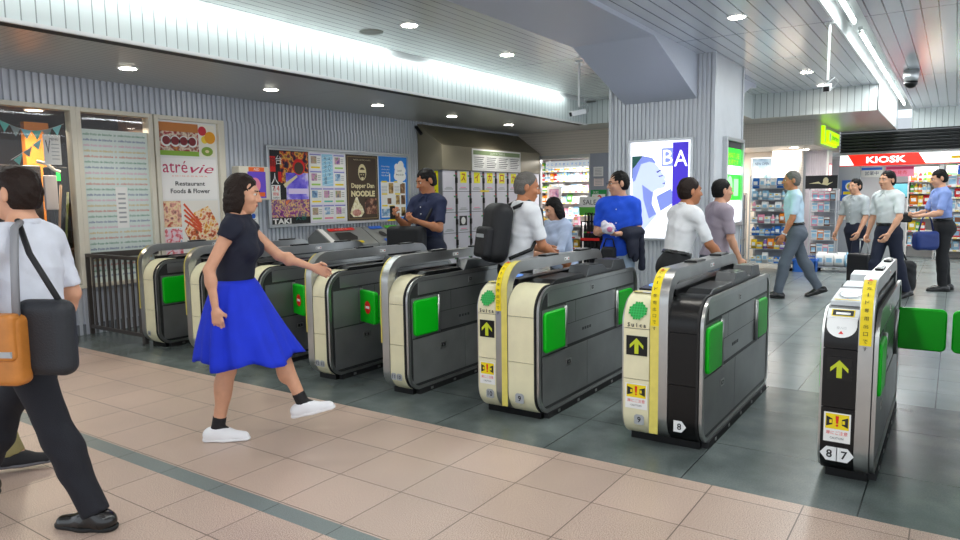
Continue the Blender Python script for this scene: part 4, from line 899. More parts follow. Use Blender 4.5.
def fill(x0, x1, y, z, rz, where, kinds, cols, hmax, dens=1.0, depth=.14):
    """a row of goods; runs along local x from x0 to x1 in front plane y (rz=0) """
    u = x0
    while True:
        k, nm, w, h = random.choice(kinds); w *= random.uniform(.9, 1.1); h = min(h*random.uniform(.9, 1.1), hmax)
        if u+w > x1: break
        good(k, nm, random.choice(cols), (w*.95, min(depth, w*.8), h), (u+w/2, y, z), rz, where); u += w/dens
SN = [('packet', 'snack_packet', .16, .22), ('carton', 'sweet_carton', .12, .17), ('carton', 'gift_carton', .2, .14)]
DR = [('bottle', 'drink_bottle', .075, .23), ('bottle', 'drink_bottle', .085, .2), ('carton', 'drink_carton', .09, .19)]
HB = [('carton', 'medicine_carton', .11, .13), ('packet', 'hanging_packet', .12, .19), ('bottle', 'lotion_bottle', .08, .18)]
ORD = ['on the bottom shelf', 'on the second shelf', 'on the third shelf', 'on the fourth shelf', 'on the fifth shelf', 'on the sixth shelf', 'on the seventh shelf', 'on the top shelf']
shelf_m = mat('shelf_white', '#efe9e6', .4)
def shelf_unit(name, label, x0, x1, y, zs, depth, top, back=True, mt=None):
    t = thing(name, label, 'shelf', ((x0+x1)/2, y, 0)); w = (x1-x0)/2; mt = mt or shelf_m
    for x in (-w, w-.025):
        q = MB(); q.box((x, -depth, 0), (x+.025, 0, top)); q.build('upright', mt, t)
    if back: q = MB(); q.box((-w, -.015, 0), (w, 0, top)); q.build('back_panel', mt, t)
    for z in zs:
        q = MB(); q.box((-w+.025, -depth, z-.025), (w-.025, -.015, z)); s = q.build('shelf', mt, t)
        q = MB(); q.box((-w+.025, -depth-.012, z-.035), (w-.025, -depth, z+.005), M['paper'])
        for k in range(int(w*2/.16)): q.box((-w+.05+k*.16, -depth-.014, z-.028), (-w+.12+k*.16, -depth-.012, z-.004), M['yellow'] if k % 3 else M['red'])
        q.build('price_rail', None, s)
    return t
# --- shop at the end of the hall (left of the pillar)
q = MB(); q.box((-9.2, 13.52, 2.30), (-6.4, 13.6, 2.38)); struct('trim_3', q, M['alu'])
q = MB()
for x in (-7.62, -6.42): q.box((x, 13.5, 0), (x+.04, 13.58, 2.34))
struct('door_1', q, M['alu'])
ws = 'of the tall snack rack'
shelf_unit('snack_rack', 'tall white snack rack at the back of the end shop', -8.6, -7.15, 15.5, [.35, .7, 1.05, 1.35, 1.62, 1.88, 2.12], .3, 2.35)
for i, z in enumerate([.35, .7, 1.05, 1.35, 1.62, 1.88, 2.12]): fill(-8.55, -7.2, 15.32, z, 0, ORD[i]+' '+ws, SN if i < 5 else DR, ['white', 'yellow', 'white', 'pale blue', 'red', 'white', 'green', 'pink', 'orange', 'pale blue'], .2)
ws = 'of the low front stand'
shelf_unit('front_stand', 'low white goods stand at the front of the end shop', -8.02, -6.75, 14.25, [.12, .36, .6, .86], .34, .86, back=True)
for i, z in enumerate([.12, .36, .6, .86]): fill(-7.98, -6.8, 14.05, z, 0, ORD[i]+' '+ws, SN, ['orange', 'yellow', 'white', 'white', 'pink', 'green', 'pale blue', 'white'], .19, depth=.2)
q = MB()
b = Board((-7.66, 13.95, 1.22), (1, 0, 0), (0, -1, 0)); b.slab(0, 0, .36, .5, 0, .01, M['paper']); b.rect(.06, .26, .3, .44, print_mat('print_card', [(.3, '#5a3a90'), (.5, '#e0a0c0'), (.7, '#f0e0f0')], 12), .011); b.rect(.04, .04, .32, .2, print_mat('print_card2', [(.3, '#b02a3a'), (.5, '#f0b070'), (.7, '#502a3a')], 15), .011)
for x in (.03, .32): b.slab(x, -.37, x+.015, 0, 0, .01, M['grey'])
tag(b.mb.build('promotion_card'), 'white promotion card standing on the front stand of the end shop', 'card')
b = Board((-7.55, 13.70, 2.12), (1, 0, 0), (0, -1, 0)); b.slab(0, 0, 1.1, .14, 0, .01, mat('shop_strip', '#dfeaf0', .4, emit='#dfeaf0', estr=.3))
for k in range(11): b.text('おにぎり'[k % 4], .06+k*.098, .075, .055, M['blue'], .012)
for x in (.1, .95): b.slab(x, .14, x+.006, .28, 0, .006, M['alu'])
tag(b.mb.build('shelf_sign'), 'pale lettered strip sign across the top of the end shop', 'sign')
# grey panel beside the shop with papers
for (u, z, w, h, c, lab) in ((-6.30, 1.90, .22, .2, M['paper'], 'white paper sheet taped high on the grey panel beside the shop'), (-6.29, 1.70, .22, .16, mat('paper_pinkish', '#eedfda', .5), 'pinkish paper sheet below the white one on the grey panel')):
    b = Board((u, 13.478, z), (1, 0, 0), (0, -1, 0)); b.slab(0, 0, w, h, 0, .003, c)
    for k in range(5): b.rect(.03, .03+k*.03, w-.03, .04+k*.03, M['grey'], .004)
    tag(b.mb.build('paper_sheet'), lab, 'paper')
b = Board((-6.36, 13.478, 1.36), (1, 0, 0), (0, -1, 0)); b.slab(0, 0, .36, .26, 0, .004, mat('notice_green', '#1f9a4e', .5)); b.rect(.03, .03, .33, .17, M['paper'], .005); b.text('防犯', .12, .21, .06, M['paper'], .006); b.disc(.2, .1, .05, M['red'], .006); b.disc(.07, .1, .03, M['yellow'], .006)
tag(b.mb.build('notice'), 'green and white notice on the grey panel beside the end shop', 'notice')
# umbrella stand and sale stand in front of the panel
t = thing('umbrella_stand', 'tall black umbrella stand in front of the end shop', 'umbrella stand', (-5.93, 12.7, 0))
q = MB()
for x in (-.2, .2):
    for y in (-.14, .14): q.box((x-.012, y-.012, 0), (x+.012, y+.012, 1.0))
for z in (.12, .6, .98):
    for y in (-.14, .14): q.box((-.2, y-.008, z), (.2, y+.008, z+.02))
    for x in (-.2, .2): q.box((x-.008, -.14, z), (x+.008, .14, z+.02))
q.box((-.2, -.14, .02), (.2, .14, .04)); q.build('frame', M['black'], t)
b = Board((-.2, -.16, .62), (1, 0, 0), (0, -1, 0)); b.slab(0, 0, .4, .05, 0, .006, M['red']); b.mb.build('price_strip', None, t)
um = [('black', '#101012')]*5+[('black', '#141418')]*3
i = 0
for y in (-.07, .06):
    for x in (-.15, -.075, 0, .075, .15):
        u = thing('umbrella', 'furled black umbrella upright in the stand before the end shop', 'umbrella', (-5.93+x, 12.7+y, .045), 0, 'umbrellas in the stand')
        q = MB(); q.lathe([(.006, 0), (.012, .05), (.030, .14), (.034, .60), (.026, .86), (.012, .90)], 10); q.build('canopy', mat('umbrella_black', '#121214', .6), u, smooth=True)
        q = MB(); q.lathe([(.027, .70), (.032, .73), (.027, .76)], 10); q.build('tag_band', GM[['green', 'red', 'purple', 'yellow', 'blue'][i % 5]], u)
        q = MB(); q.tube([(0, 0, .89), (0, 0, 1.08), (.02, 0, 1.12), (.05, 0, 1.11), (.06, 0, 1.07)], .010, 8); q.build('handle', M['black'], u, smooth=True); i += 1
t = thing('sale_card', 'white and green sale card on a stem behind the umbrellas', 'sign', (-6.16, 13.0, 0)); q = MB(); q.tube([(0, 0, .02), (0, 0, 1.2)], .012, 8); q.lathe([(.13, 0), (.13, .02)], 16); q.build('stem', M['dgrey'], t)
b = Board((-.22, -.014, 1.1), (1, 0, 0), (0, -1, 0)); b.slab(0, 0, .46, .38, 0, .008, M['paper']); b.rect(.0, 0, .46, .17, GM['green'], .009); b.text('SALE', .23, .27, .1, M['ink'], .01); b.mb.build('card', None, t)
t = thing('sweets_stand', 'red stepped sweets stand beside the umbrella stand', 'stand', (-5.40, 12.75, 0))
q = MB(); q.prism([(-.2, 0), (.25, 0), (.25, .95), (.12, .95), (.12, .65), (-.02, .65), (-.02, .35), (-.2, .35)], -.25, .25, 'x'); q.build('steps', M['red'], t)
b = Board((-.2, .1, .95), (1, 0, 0), (0, -1, 0)); b.slab(0, 0, .4, .26, 0, .006, M['paper']); b.text('特価', .2, .13, .1, M['red'], .008); b.mb.build('price_card', None, t)
for k, (yy, z) in enumerate(((12.64, .35), (12.80, .65))): fill(-5.64, -5.16, yy, z, 0, 'on the %s step of the red sweets stand' % ['lower', 'upper'][k], SN[:2], ['red', 'yellow', 'orange', 'white'], .19, depth=.12)

# --- drugstore under the header
b = Board((-3.86, 16.58, 1.30), (1, 0, 0), (0, -1, 0)); b.frame(0, 0, .46, 1.0, .03, -.01, .03, M['alu']); b.slab(.03, .03, .43, .97, 0, .01, print_mat('print_sea', [(.3, '#5a86b0'), (.5, '#a8c8dc'), (.65, '#e0eef2')], 3)); b.text('NEW OPEN', .23, .86, .06, M['navy'], .012, w=.3); b.poly([(.08, .1), (.2, .5), (.34, .62), (.40, .3), (.36, .1)], mat('print_mist', '#8fb9c6', .5), .012)
tag(b.mb.build('framed_poster'), 'framed pale blue poster on the cream wall behind the display rack', 'poster')
b = Board((-4.28, 16.58, 1.75), (1, 0, 0), (0, -1, 0)); b.slab(0, 0, .16, .45, 0, .006, M['orange']); b.text('薬', .08, .32, .1, M['ink'], .008); b.text('局', .08, .14, .1, M['ink'], .008); tag(b.mb.build('shop_sign'), 'orange vertical sign on the cream wall next to the pillar edge', 'sign')
for i, (x, y) in enumerate(((-3.9, 15.3), (-2.75, 15.3), (-2.7, 16.2))): downlight(x, y, 2.42, ['round downlight under the header near the pillar', 'round downlight under the header above the beige block', 'round downlight under the header above the ribbed panel'][i], None, 12)
def wire_rack(label, x0, x1, y, zs, top, depth=.4):
    t = thing('display_rack', label, 'display rack', ((x0+x1)/2, y, 0)); w = (x1-x0)/2
    q = MB()
    for x in (-w, w):
        for yy in (-depth/2, depth/2): q.tube([(x, yy, .06), (x, yy, top)], .013, 8)
        q.tube([(x, -depth/2, top), (x, depth/2, top)], .012, 8)
    q.build('uprights', M['alu'], t)
    q = MB()
    for x in (-w, w):
        for yy in (-depth/2, depth/2): q.lathe([(.03, .0), (.035, .03), (.03, .06)], 10, None, None, (x, yy, 0))
    q.build('casters', M['black'], t)
    for z in zs:
        q = MB(); q.box((-w, -depth/2, z-.012), (w, depth/2, z)); s = q.build('shelf', mat('rack_shelf_grey', '#a9aeb4', .4, .3), t)
        q = MB(); q.tube([(-w, -depth/2, z+.05), (w, -depth/2, z+.05)], .006, 6); q.build('guard_rail', M['alu'], s)
    q = MB(); q.box((-w+.02, depth/2-.01, .1), (w-.02, depth/2, top-.02)); q.build('back_panel', mat('rack_back', '#b4bac4', .5), t)
    return t
RZ = [.14, .42, .68, .92, 1.16, 1.38, 1.60]
wire_rack('wheeled wire display rack of blue and white goods before the cream wall', -3.36, -2.58, 14.6, RZ, 1.82)
for i, z in enumerate(RZ): fill(-3.33, -2.6, 14.45, z, 0, ORD[i]+' of the wire rack by the pillar', HB, [['blue', 'white', 'pale blue'], ['yellow', 'orange', 'purple'], ['blue', 'pale blue'], ['white', 'orange', 'pink', 'white'], ['white', 'pink', 'white'], ['white', 'pale blue', 'white'], ['blue', 'pale blue', 'white', 'blue']][i], .215)
t = wire_rack('narrow wire rack of hanging goods seen edge on beside the pillar', -3.68, -3.46, 14.4, [.3, .6, .9, 1.2], 1.5, .3)
for i, z in enumerate([.3, .6, .9, 1.2]): fill(-3.67, -3.46, 14.3, z, 0, ORD[i]+' of the narrow wire rack', [('packet', 'hanging_packet', .1, .2)], ['pale blue', 'white', 'blue', 'orange'], .22, depth=.08)
t = wire_rack('wire leaflet rack of pale magazines behind the walking grey haired man', -2.42, -1.95, 15.5, [.28, .56, .84, 1.12, 1.34], 1.56, .36)
for i, z in enumerate([.28, .56, .84, 1.12, 1.34]): fill(-2.40, -1.96, 15.4, z, 0, ORD[i]+' of the leaflet rack', [('magazine', 'leaflet', .11, .2)], ['white', 'white', 'brown', 'pink', 'orange'], .2, depth=.03)
b = Board((-2.52, 15.34, 1.58), (1, 0, 0), (0, -1, 0)); b.slab(0, 0, .58, .26, 0, .012, M['ink']); b.poly([(.06, .10), (.24, .14), (.30, .09), (.34, .16), (.40, .10), (.50, .13), (.40, .06), (.24, .10)], M['beige'], .013); b.disc(.37, .15, .05, M['beige'], .014, rv=.07)
for x in (.08, .48): b.slab(x, -.03, x+.02, 0, 0, .012, M['dgrey'])
tag(b.mb.build('rack_sign'), 'black sign with a pale brush figure on top of the leaflet rack', 'sign')
# green lit sign on header side, pink lit case
b = Board((-2.296, 15.55, 2.46), (0, 1, 0), (1, 0, 0)); lg = mat('sign_lime_glow', '#b6f000', .4, emit='#a8f000', estr=1.1)
b.slab(.62, .09, 2.2, .33, 0, .05, lg); b.slab(.0, .02, .16, .38, 0, .05, lg); b.slab(.2, .03, 1.9, .065, 0, .05, lg); b.disc(.85, .2, .12, M['white'], .052, rv=.10); b.text('pharmacy', 1.6, .20, .15, M['green_ink'], .052, w=1.05, bold=.03)
tag(b.mb.build('lit_sign'), 'glowing lime green sign on the side of the shop header', 'sign')
t = thing('lit_case', 'pink edged lit showcase at the corner under the green sign', 'showcase', (-2.32, 16.7, 0)); q = MB(); q.box((-.02, 0, .0), (.02, .5, 2.4)); q.build('case', M['white'], t); b = Board((.021, .06, .4), (0, 1, 0), (1, 0, 0)); b.slab(0, 0, .38, 1.7, 0, .004, E_('lit_pinkish', '#ffe6e0', .9)); b.frame(-.03, -.03, .41, 1.73, .03, 0, .008, M['pink']); b.mb.build('lit_panel', None, t)
# blue basket and bundles on the floor
t = thing('shopping_basket', 'blue plastic basket on the floor behind the walking grey haired man', 'basket', (-2.33, 14.45, 0))
q = MB(); bo, ti = .0, .02
for (a0, a1, x0, y0, x1, y1) in ((0, 0, -.2, -.14, .2, -.12), (0, 0, -.2, .12, .2, .14), (0, 0, -.2, -.14, -.18, .14), (0, 0, .18, -.14, .2, .14)): q.box((x0, y0, .01), (x1, y1, .22))
q.box((-.2, -.14, 0), (.2, .14, .015)); q.box((-.22, -.16, .21), (.22, -.13, .24)); q.box((-.22, .13, .21), (.22, .16, .24)); q.box((-.22, -.13, .21), (-.19, .13, .24)); q.box((.19, -.13, .21), (.22, .13, .24)); q.build('shell', mat('basket_blue', '#2f6fd0', .45), t)
q = MB(); q.tube([(-.18, 0, .24), (-.16, 0, .30), (.16, 0, .30), (.18, 0, .24)], .01, 8); q.build('handle', M['blue'], t, smooth=True)
t = thing('low_cart', 'low flat cart of bagged goods on the floor beside the leaflet rack', 'cart', (-1.85, 14.75, 0)); q = MB(); q.box((-.36, -.2, .08), (.36, .2, .1)); q.build('deck', M['alu'], t); q = MB()
for x in (-.3, .3):
    for y in (-.15, .15): q.lathe([(.03, .0), (.04, .04), (.03, .08)], 10, None, None, (x, y, 0))
q.build('casters', M['black'], t)
fill(-2.18, -1.5, 14.65, .1, 0, 'on the low cart beside the leaflet rack', [('packet', 'tissue_packet', .16, .24)], ['white', 'pale blue', 'blue'], .24); fill(-2.18, -1.5, 14.84, .1, 0, 'at the back of the low cart by the leaflet rack', [('packet', 'tissue_packet', .16, .26)], ['white', 'pale blue'], .26)
# --- kiosk
t = thing('kiosk_sign', 'long red and white lit kiosk sign under the dark louvres', 'sign', (-2.28, 18.28, 2.10))
rd = mat('kiosk_red', '#ea2a1c', .4, emit='#e8200f', estr=.7); wt = mat('kiosk_white', '#ffffff', .4, emit='#ffffff', estr=.95)
q = MB(); q.box((0, 0, 0), (8, .10, .26)); q.build('case', M['white'], t)
b = Board((0, -.002, 0), (1, 0, 0), (0, -1, 0)); b.slab(0, .015, 8, .245, 0, .003, wt); b.poly([(.30, .005), (1.70, .005), (1.55, .255), (.16, .255)], rd, .006); b.rect(0, 0, 8, .018, rd, .006); b.text('KIOSK', .93, .13, .15, wt, .008, w=.78, bold=.03); b.rect(2.15, .10, 2.4, .16, M['yellow'], .006); b.text('smile', 2.27, .13, .04, M['orange'], .008); b.poly([(2.53, .08), (2.57, .08), (2.6, .16), (2.56, .2)], M['dgrey'], .006); b.mb.build('lit_face', None, t)
for (x, z, w, h, cs, lab) in ((-2.22, 1.42, .34, .36, 'b', 'blue square notice with yellow ring on the grey panel beside the kiosk'), (-2.24, .86, .40, .58, 'w', 'white wanted style notice with small portraits on the kiosk side panel')):
    b = Board((x, 18.298, z), (1, 0, 0), (0, -1, 0)); b.slab(0, 0, w, h, 0, .004, M['blue'] if cs == 'b' else M['paper'])
    if cs == 'b': b.disc(w/2, h*.6, .1, M['paper'], .005); b.disc(w/2, h*.6, .07, M['yellow'], .006); b.disc(w/2, h*.6, .04, M['blue'], .007); b.rect(.03, .03, w-.03, .1, M['yellow'], .005)
    else:
        b.rect(0, h-.14, w, h, M['blue'], .005); b.text('お知らせ', w/2, h-.07, .06, M['paper'], .006)
        for i in range(3):
            for j in range(2): b.rect(.04+i*.12, .08+j*.17, .13+i*.12, .2+j*.17, [M['orange'], M['beige'], M['pink']][(i+j) % 3], .005)
    tag(b.mb.build('notice'), lab, 'notice')
t = thing('kiosk_counter', 'kiosk sales counter behind the commuters', 'counter', (-1.36, 18.7, 0)); q = MB(); q.box((-.6, -.2, 0), (.3, .3, .95)); q.build('cabinet', M['grey'], t); q = MB(); q.box((-.64, -.26, .95), (.34, .32, .99)); q.build('worktop', M['white'], t)
for (x, w, c, tx, lab) in ((-1.86, .46, 'w', '営業中', 'pale blue screen sign hung over the kiosk counter'), (-1.36, .56, 'p', '新発売', 'pink lettered sign hung over the kiosk counter')):
    b = Board((x, 18.40, 1.84), (1, 0, 0), (0, -1, 0)); b.slab(0, 0, w, .24, 0, .02, M['paper'] if c == 'w' else M['pink']); b.rect(.02, .16, w-.02, .22, M['blue'] if c == 'w' else M['magenta'], .021); b.text(tx, w/2, .09, .09, M['red'] if c == 'p' else M['navy'], .022)
    for xx in (.05, w-.06): b.slab(xx, .24, xx+.01, .52, 0, .01, M['alu'])
    tag(b.mb.build('hanging_sign'), lab, 'sign')
b = Board((-1.42, 18.9, 1.35), (1, 0, 0), (0, -1, 0)); b.slab(0, 0, .55, .36, 0, .04, M['black']); b.rect(.03, .03, .52, .33, E_('screen_teal', '#4a8a96', .6), .041); b.slab(.25, -.36, .3, 0, .0, .03, M['black']); tag(b.mb.build('display_screen'), 'black framed teal screen on the kiosk counter', 'screen')
ws = 'of the lit cooler in the kiosk'
shelf_unit('drink_cooler', 'lit white drink cooler in the middle of the kiosk', -.92, -.36, 18.95, [.3, .62, .92, 1.2, 1.48, 1.74], .4, 2.05)
for i, z in enumerate([.3, .62, .92, 1.2, 1.48, 1.74]): fill(-.88, -.40, 18.68, z, 0, ORD[i]+' '+ws, DR+SN[:1], ['white', 'yellow', 'green', 'orange', 'pale blue', 'red'], .22)
q = MB(); q.box((-.33, 18.35, 0), (-.25, 18.43, 2.1)); tag(q.build('door_post', M['white'], bevel=.006), kind='structure')
ws = 'of the magazine wall in the kiosk'
shelf_unit('magazine_wall', 'wide magazine wall at the right end of the kiosk', -.22, 1.3, 18.95, [.2, .48, .78, 1.08, 1.36, 1.62, 1.86], .4, 2.08)
for i, z in enumerate([.2, .48, .78, 1.08, 1.36, 1.62, 1.86]): fill(-.18, 1.26, 18.70, z, 0, ORD[i]+' '+ws, [('magazine', 'magazine', .17, .24), ('packet', 'snack_packet', .14, .2)], ['white', 'pale blue', 'yellow', 'pink', 'red', 'white', 'green'], .22, depth=.05)
b = Board((.0, 18.50, 1.86), (1, 0, 0), (0, -1, 0)); b.slab(0, 0, .52, .2, 0, .01, M['blue']); b.text('週刊誌', .26, .1, .11, M['paper'], .012); 
for xx in (.05, .46): b.slab(xx, .2, xx+.01, .50, 0, .01, M['alu'])
tag(b.mb.build('hanging_sign'), 'blue lettered sign hung above the kiosk magazine wall', 'sign')
q = MB(); q.box((.25, 18.05, 0), (.75, 18.28, .72)); tag(q.build('crate_stack', GM['orange'], bevel=.01), 'orange box stack in front of the kiosk at the right edge', 'box')
# ------------------------------------------------------------------ people: smooth bodies grown from blended limbs
def V3(*a): return np.array(a, float)
def nrm(v): v = np.asarray(v, float); return v/np.linalg.norm(v)
class Field:
    def __init__(s, h): s.h = h; s.ops = []
    def cone(s, a, b, ra, rb, k=.02, sq=None, flat=None, sub=False): s.ops.append(('cone', V3(*a), V3(*b), ra, rb, k, sq, flat, sub)); return s
    def ell(s, c, r, R=None, k=.02, sub=False): s.ops.append(('ell', V3(*c), V3(*r), R, k, sub)); return s
    def box(s, c, hs, r, R=None, k=.01): s.ops.append(('box', V3(*c), V3(*hs), r, R, k)); return s
    def clip(s, p, n): s.ops.append(('clip', V3(*p), nrm(n))); return s
    def wrinkle(s, amp, fr, seed=0): s.ops.append(('wr', amp, fr, seed)); return s
    def bounds(s):
        lo = V3(9, 9, 9); hi = -lo
        for o in s.ops:
            if o[0] == 'cone' and not o[8]:
                m = max(o[3], o[4])*(1.0 if o[6] is None else 1.45)+o[5]*.3
                lo = np.minimum(lo, np.minimum(o[1], o[2])-m); hi = np.maximum(hi, np.maximum(o[1], o[2])+m)
            elif o[0] == 'ell' and not o[5]: m = max(o[2])+o[4]*.3; lo = np.minimum(lo, o[1]-m); hi = np.maximum(hi, o[1]+m)
            elif o[0] == 'box': m = np.linalg.norm(o[2])+o[3]; lo = np.minimum(lo, o[1]-m); hi = np.maximum(hi, o[1]+m)
        return lo-2.5*s.h, hi+2.5*s.h
    def mesh(s):
        h = s.h; lo, hi = s.bounds(); n = np.ceil((hi-lo)/h).astype(int)+1
        ax = [lo[i]+h*np.arange(n[i]) for i in range(3)]
        Fd = np.full(n, .5, np.float32)
        for o in s.ops:
            if o[0] in ('cone', 'ell', 'box'):
                if o[0] == 'cone': m = max(o[3], o[4])*(1. if o[6] is None else 1.45)+o[5]+3*h; l, u = np.minimum(o[1], o[2])-m, np.maximum(o[1], o[2])+m; k = o[5]; sub = o[8]
                elif o[0] == 'ell': m = max(o[2])+o[4]+3*h; l, u = o[1]-m, o[1]+m; k = o[4]; sub = o[5]
                else: m = np.linalg.norm(o[2])+o[3]+o[5]+3*h; l, u = o[1]-m, o[1]+m; k = o[5]; sub = False
                i0 = np.clip(np.floor((l-lo)/h).astype(int), 0, n); i1 = np.clip(np.ceil((u-lo)/h).astype(int)+1, 0, n)
                if (i1 <= i0).any(): continue
                sl = tuple(slice(a, b) for a, b in zip(i0, i1))
                X, Y, Z = np.meshgrid(ax[0][sl[0]], ax[1][sl[1]], ax[2][sl[2]], indexing='ij'); P = np.stack((X, Y, Z), -1)
                if o[0] == 'cone':
                    a, b = o[1], o[2]; Q = P
                    if o[6] is not None: S = o[6]; Q = P @ S.T; a = S @ a; b = S @ b
                    ba = b-a; L2 = max(ba @ ba, 1e-12); t = np.clip(((Q-a) @ ba)/L2, 0, 1)
                    d = np.linalg.norm(Q-a-t[..., None]*ba, axis=-1)-(o[3]+(o[4]-o[3])*t)
                    if o[7] is not None: e = nrm(o[2]-o[1]); d = np.maximum(d, (P-o[2]) @ e)
                elif o[0] == 'ell':
                    q = P-o[1]
                    if o[3] is not None: q = q @ o[3]
                    k0 = np.linalg.norm(q/o[2], axis=-1); k1 = np.linalg.norm(q/o[2]**2, axis=-1); d = k0*(k0-1)/np.maximum(k1, 1e-6)
                else:
                    q = P-o[1]
                    if o[4] is not None: q = q @ o[4]
                    q = np.abs(q)-(o[2]-o[3]); d = np.linalg.norm(np.maximum(q, 0), axis=-1)+np.minimum(q.max(-1), 0)-o[3]
                f = Fd[sl]
                if sub: hh = np.maximum(k-np.abs(f+d), 0)/max(k, 1e-6); Fd[sl] = np.maximum(f, -d)+hh*hh*k*.25
                else: hh = np.maximum(k-np.abs(f-d), 0)/max(k, 1e-6); Fd[sl] = np.minimum(f, d)-hh*hh*k*.25
            else:
                X, Y, Z = np.meshgrid(*ax, indexing='ij')
                if o[0] == 'clip': Fd = np.maximum(Fd, ((X-o[1][0])*o[2][0]+(Y-o[1][1])*o[2][1]+(Z-o[1][2])*o[2][2]).astype(np.float32))
                else:
                    a, fr, sd = o[1:]; Fd = Fd+(a*(np.sin(fr*(X+.6*Z)+sd+2*np.sin(fr*.35*Z+sd))*np.sin(fr*(.7*Y-.9*Z)+1.3*sd+1.5*np.sin(fr*.4*X)))).astype(np.float32)
        Fd[0], Fd[-1], Fd[:, 0], Fd[:, -1], Fd[:, :, 0], Fd[:, :, -1] = .1, .1, .1, .1, .1, .1
        ins = Fd < 0
        c = np.zeros(n-1, np.int8)
        C8 = [(i, j, k) for i in (0, 1) for j in (0, 1) for k in (0, 1)]
        sub_ = lambda A, q: A[q[0]:n[0]-1+q[0], q[1]:n[1]-1+q[1], q[2]:n[2]-1+q[2]]
        for q in C8: c += sub_(ins, q)
        act = np.argwhere((c > 0) & (c < 8))
        if not len(act): return [], []
        idx = np.full(n-1, -1, np.int64); idx[tuple(act.T)] = np.arange(len(act))
        acc = np.zeros((len(act), 3)); cnt = np.zeros(len(act))
        for q in C8:
            for a in range(3):
                if q[a]: continue
                r = list(q); r[a] = 1
                f0 = Fd[tuple((act+q).T)]; f1 = Fd[tuple((act+r).T)]; m = (f0 < 0) != (f1 < 0)
                t = np.where(m, f0/np.where(m, f0-f1, 1), 0); pp = np.tile(np.array(q, float), (len(act), 1)); pp[:, a] += t
                acc[m] += pp[m]; cnt[m] += 1
        vs = lo+h*(act+acc/cnt[:, None])
        quads = []
        for a in range(3):
            b, c2 = (a+1) % 3, (a+2) % 3
            s0 = [slice(None)]*3; s1 = [slice(None)]*3; s0[a] = slice(0, n[a]-1); s1[a] = slice(1, n[a])
            i0, i1 = ins[tuple(s0)], ins[tuple(s1)]; e = np.argwhere(i0 != i1)
            if not len(e): continue
            sg = i0[tuple(e.T)]
            def cell(db, dc):
                q = e.copy(); q[:, b] += db; q[:, c2] += dc; return idx[tuple(q.T)]
            Q = np.stack((cell(-1, -1), cell(0, -1), cell(0, 0), cell(-1, 0)), 1); Q[~sg] = Q[~sg][:, ::-1]; quads.append(Q)
        return vs, np.concatenate(quads)
    def build(s, name, m, parent=None, extra=None):
        vs, q = s.mesh(); vs = np.asarray(vs); q = np.asarray(q)
        if extra:
            for e in extra:
                v2, q2 = e.mesh(); q = np.concatenate((q, np.asarray(q2)+len(vs))); vs = np.concatenate((vs, v2))
        me = bpy.data.meshes.new(name); me.from_pydata(vs.tolist(), [], q.tolist()); me.materials.append(m); me.polygons.foreach_set('use_smooth', [True]*len(me.polygons)); me.update()
        o = bpy.data.objects.new(name, me); COL.objects.link(o)
        if parent is not None: o.parent = parent
        return o

M['skin'] = mat('skin', '#d9a283', .5, noise=.05, nscale=25); M['skin2'] = mat('skin_tan', '#b97a55', .5, noise=.05, nscale=25)
M['lip'] = mat('lip', '#a85a50', .45); M['eye'] = mat('eye_dark', '#140e0c', .15); M['eyewhite'] = mat('eye_white', '#e8e4df', .3)
M['hair'] = mat('hair_black', '#0d0a09', .6, spec=.25, bump=.5, bscale=90); M['hairbr'] = mat('hair_brown', '#22150f', .6, spec=.25, bump=.5, bscale=90); M['hairgr'] = mat('hair_grey', '#65625e', .6, spec=.25, bump=.5, bscale=90)
def cloth(n, c, r=.8): return mat('cloth_'+n, c, r, noise=.07, nscale=9, bump=.25, bscale=260)
def finger_set(F, w, d, nrm_, side, sc, curl, spread=.0, thumb=.5):
    """hand: wrist w, direction d, palm normal nrm_, side = direction of the thumb edge; five bent fingers"""
    d, n_, sd = nrm(d), nrm(nrm_), nrm(side)
    F.cone(w-d*.01, w+d*.03*sc, .024*sc, .026*sc, .01)
    for i, off in enumerate((.030, .010, -.010, -.028)):
        kn = w+d*(.092-.006*abs(i-1))*sc+sd*off*sc
        F.cone(w+d*.022*sc+sd*off*.55*sc, kn, .0165*sc, .0115*sc, .014)
        p = kn; ang = 0; u = nrm(d+sd*spread*(1.5-i)*.2)
        for L, cr, r0, r1 in (((.042, .046, .043, .034)[i], curl[0], .0098, .0090), ((.027, .030, .028, .021)[i], curl[1], .0090, .0083), ((.021, .023, .022, .018)[i], curl[2], .0083, .0070)):
            ang += cr; v = u*math.cos(ang)+n_*math.sin(ang); e = p+v*L*sc; F.cone(p, e, r0*sc, r1*sc, .004); p = e
    b = w+d*.028*sc+sd*.026*sc; t1 = nrm(d*.55+sd*.75+n_*.35); p1 = b+t1*.036*sc; t2 = nrm(d*.85+sd*.25*(1-thumb)+n_*(.2+thumb*.7)); p2 = p1+t2*.030*sc; p3 = p2+nrm(t2+d*.2+n_*.2*thumb-sd*.25*thumb)*.024*sc
    F.cone(w+d*.012*sc+sd*.012*sc, b, .018*sc, .016*sc, .012); F.cone(b, p1, .015*sc, .0115*sc, .008); F.cone(p1, p2, .0112*sc, .010*sc, .004); F.cone(p2, p3, .010*sc, .008*sc, .004)

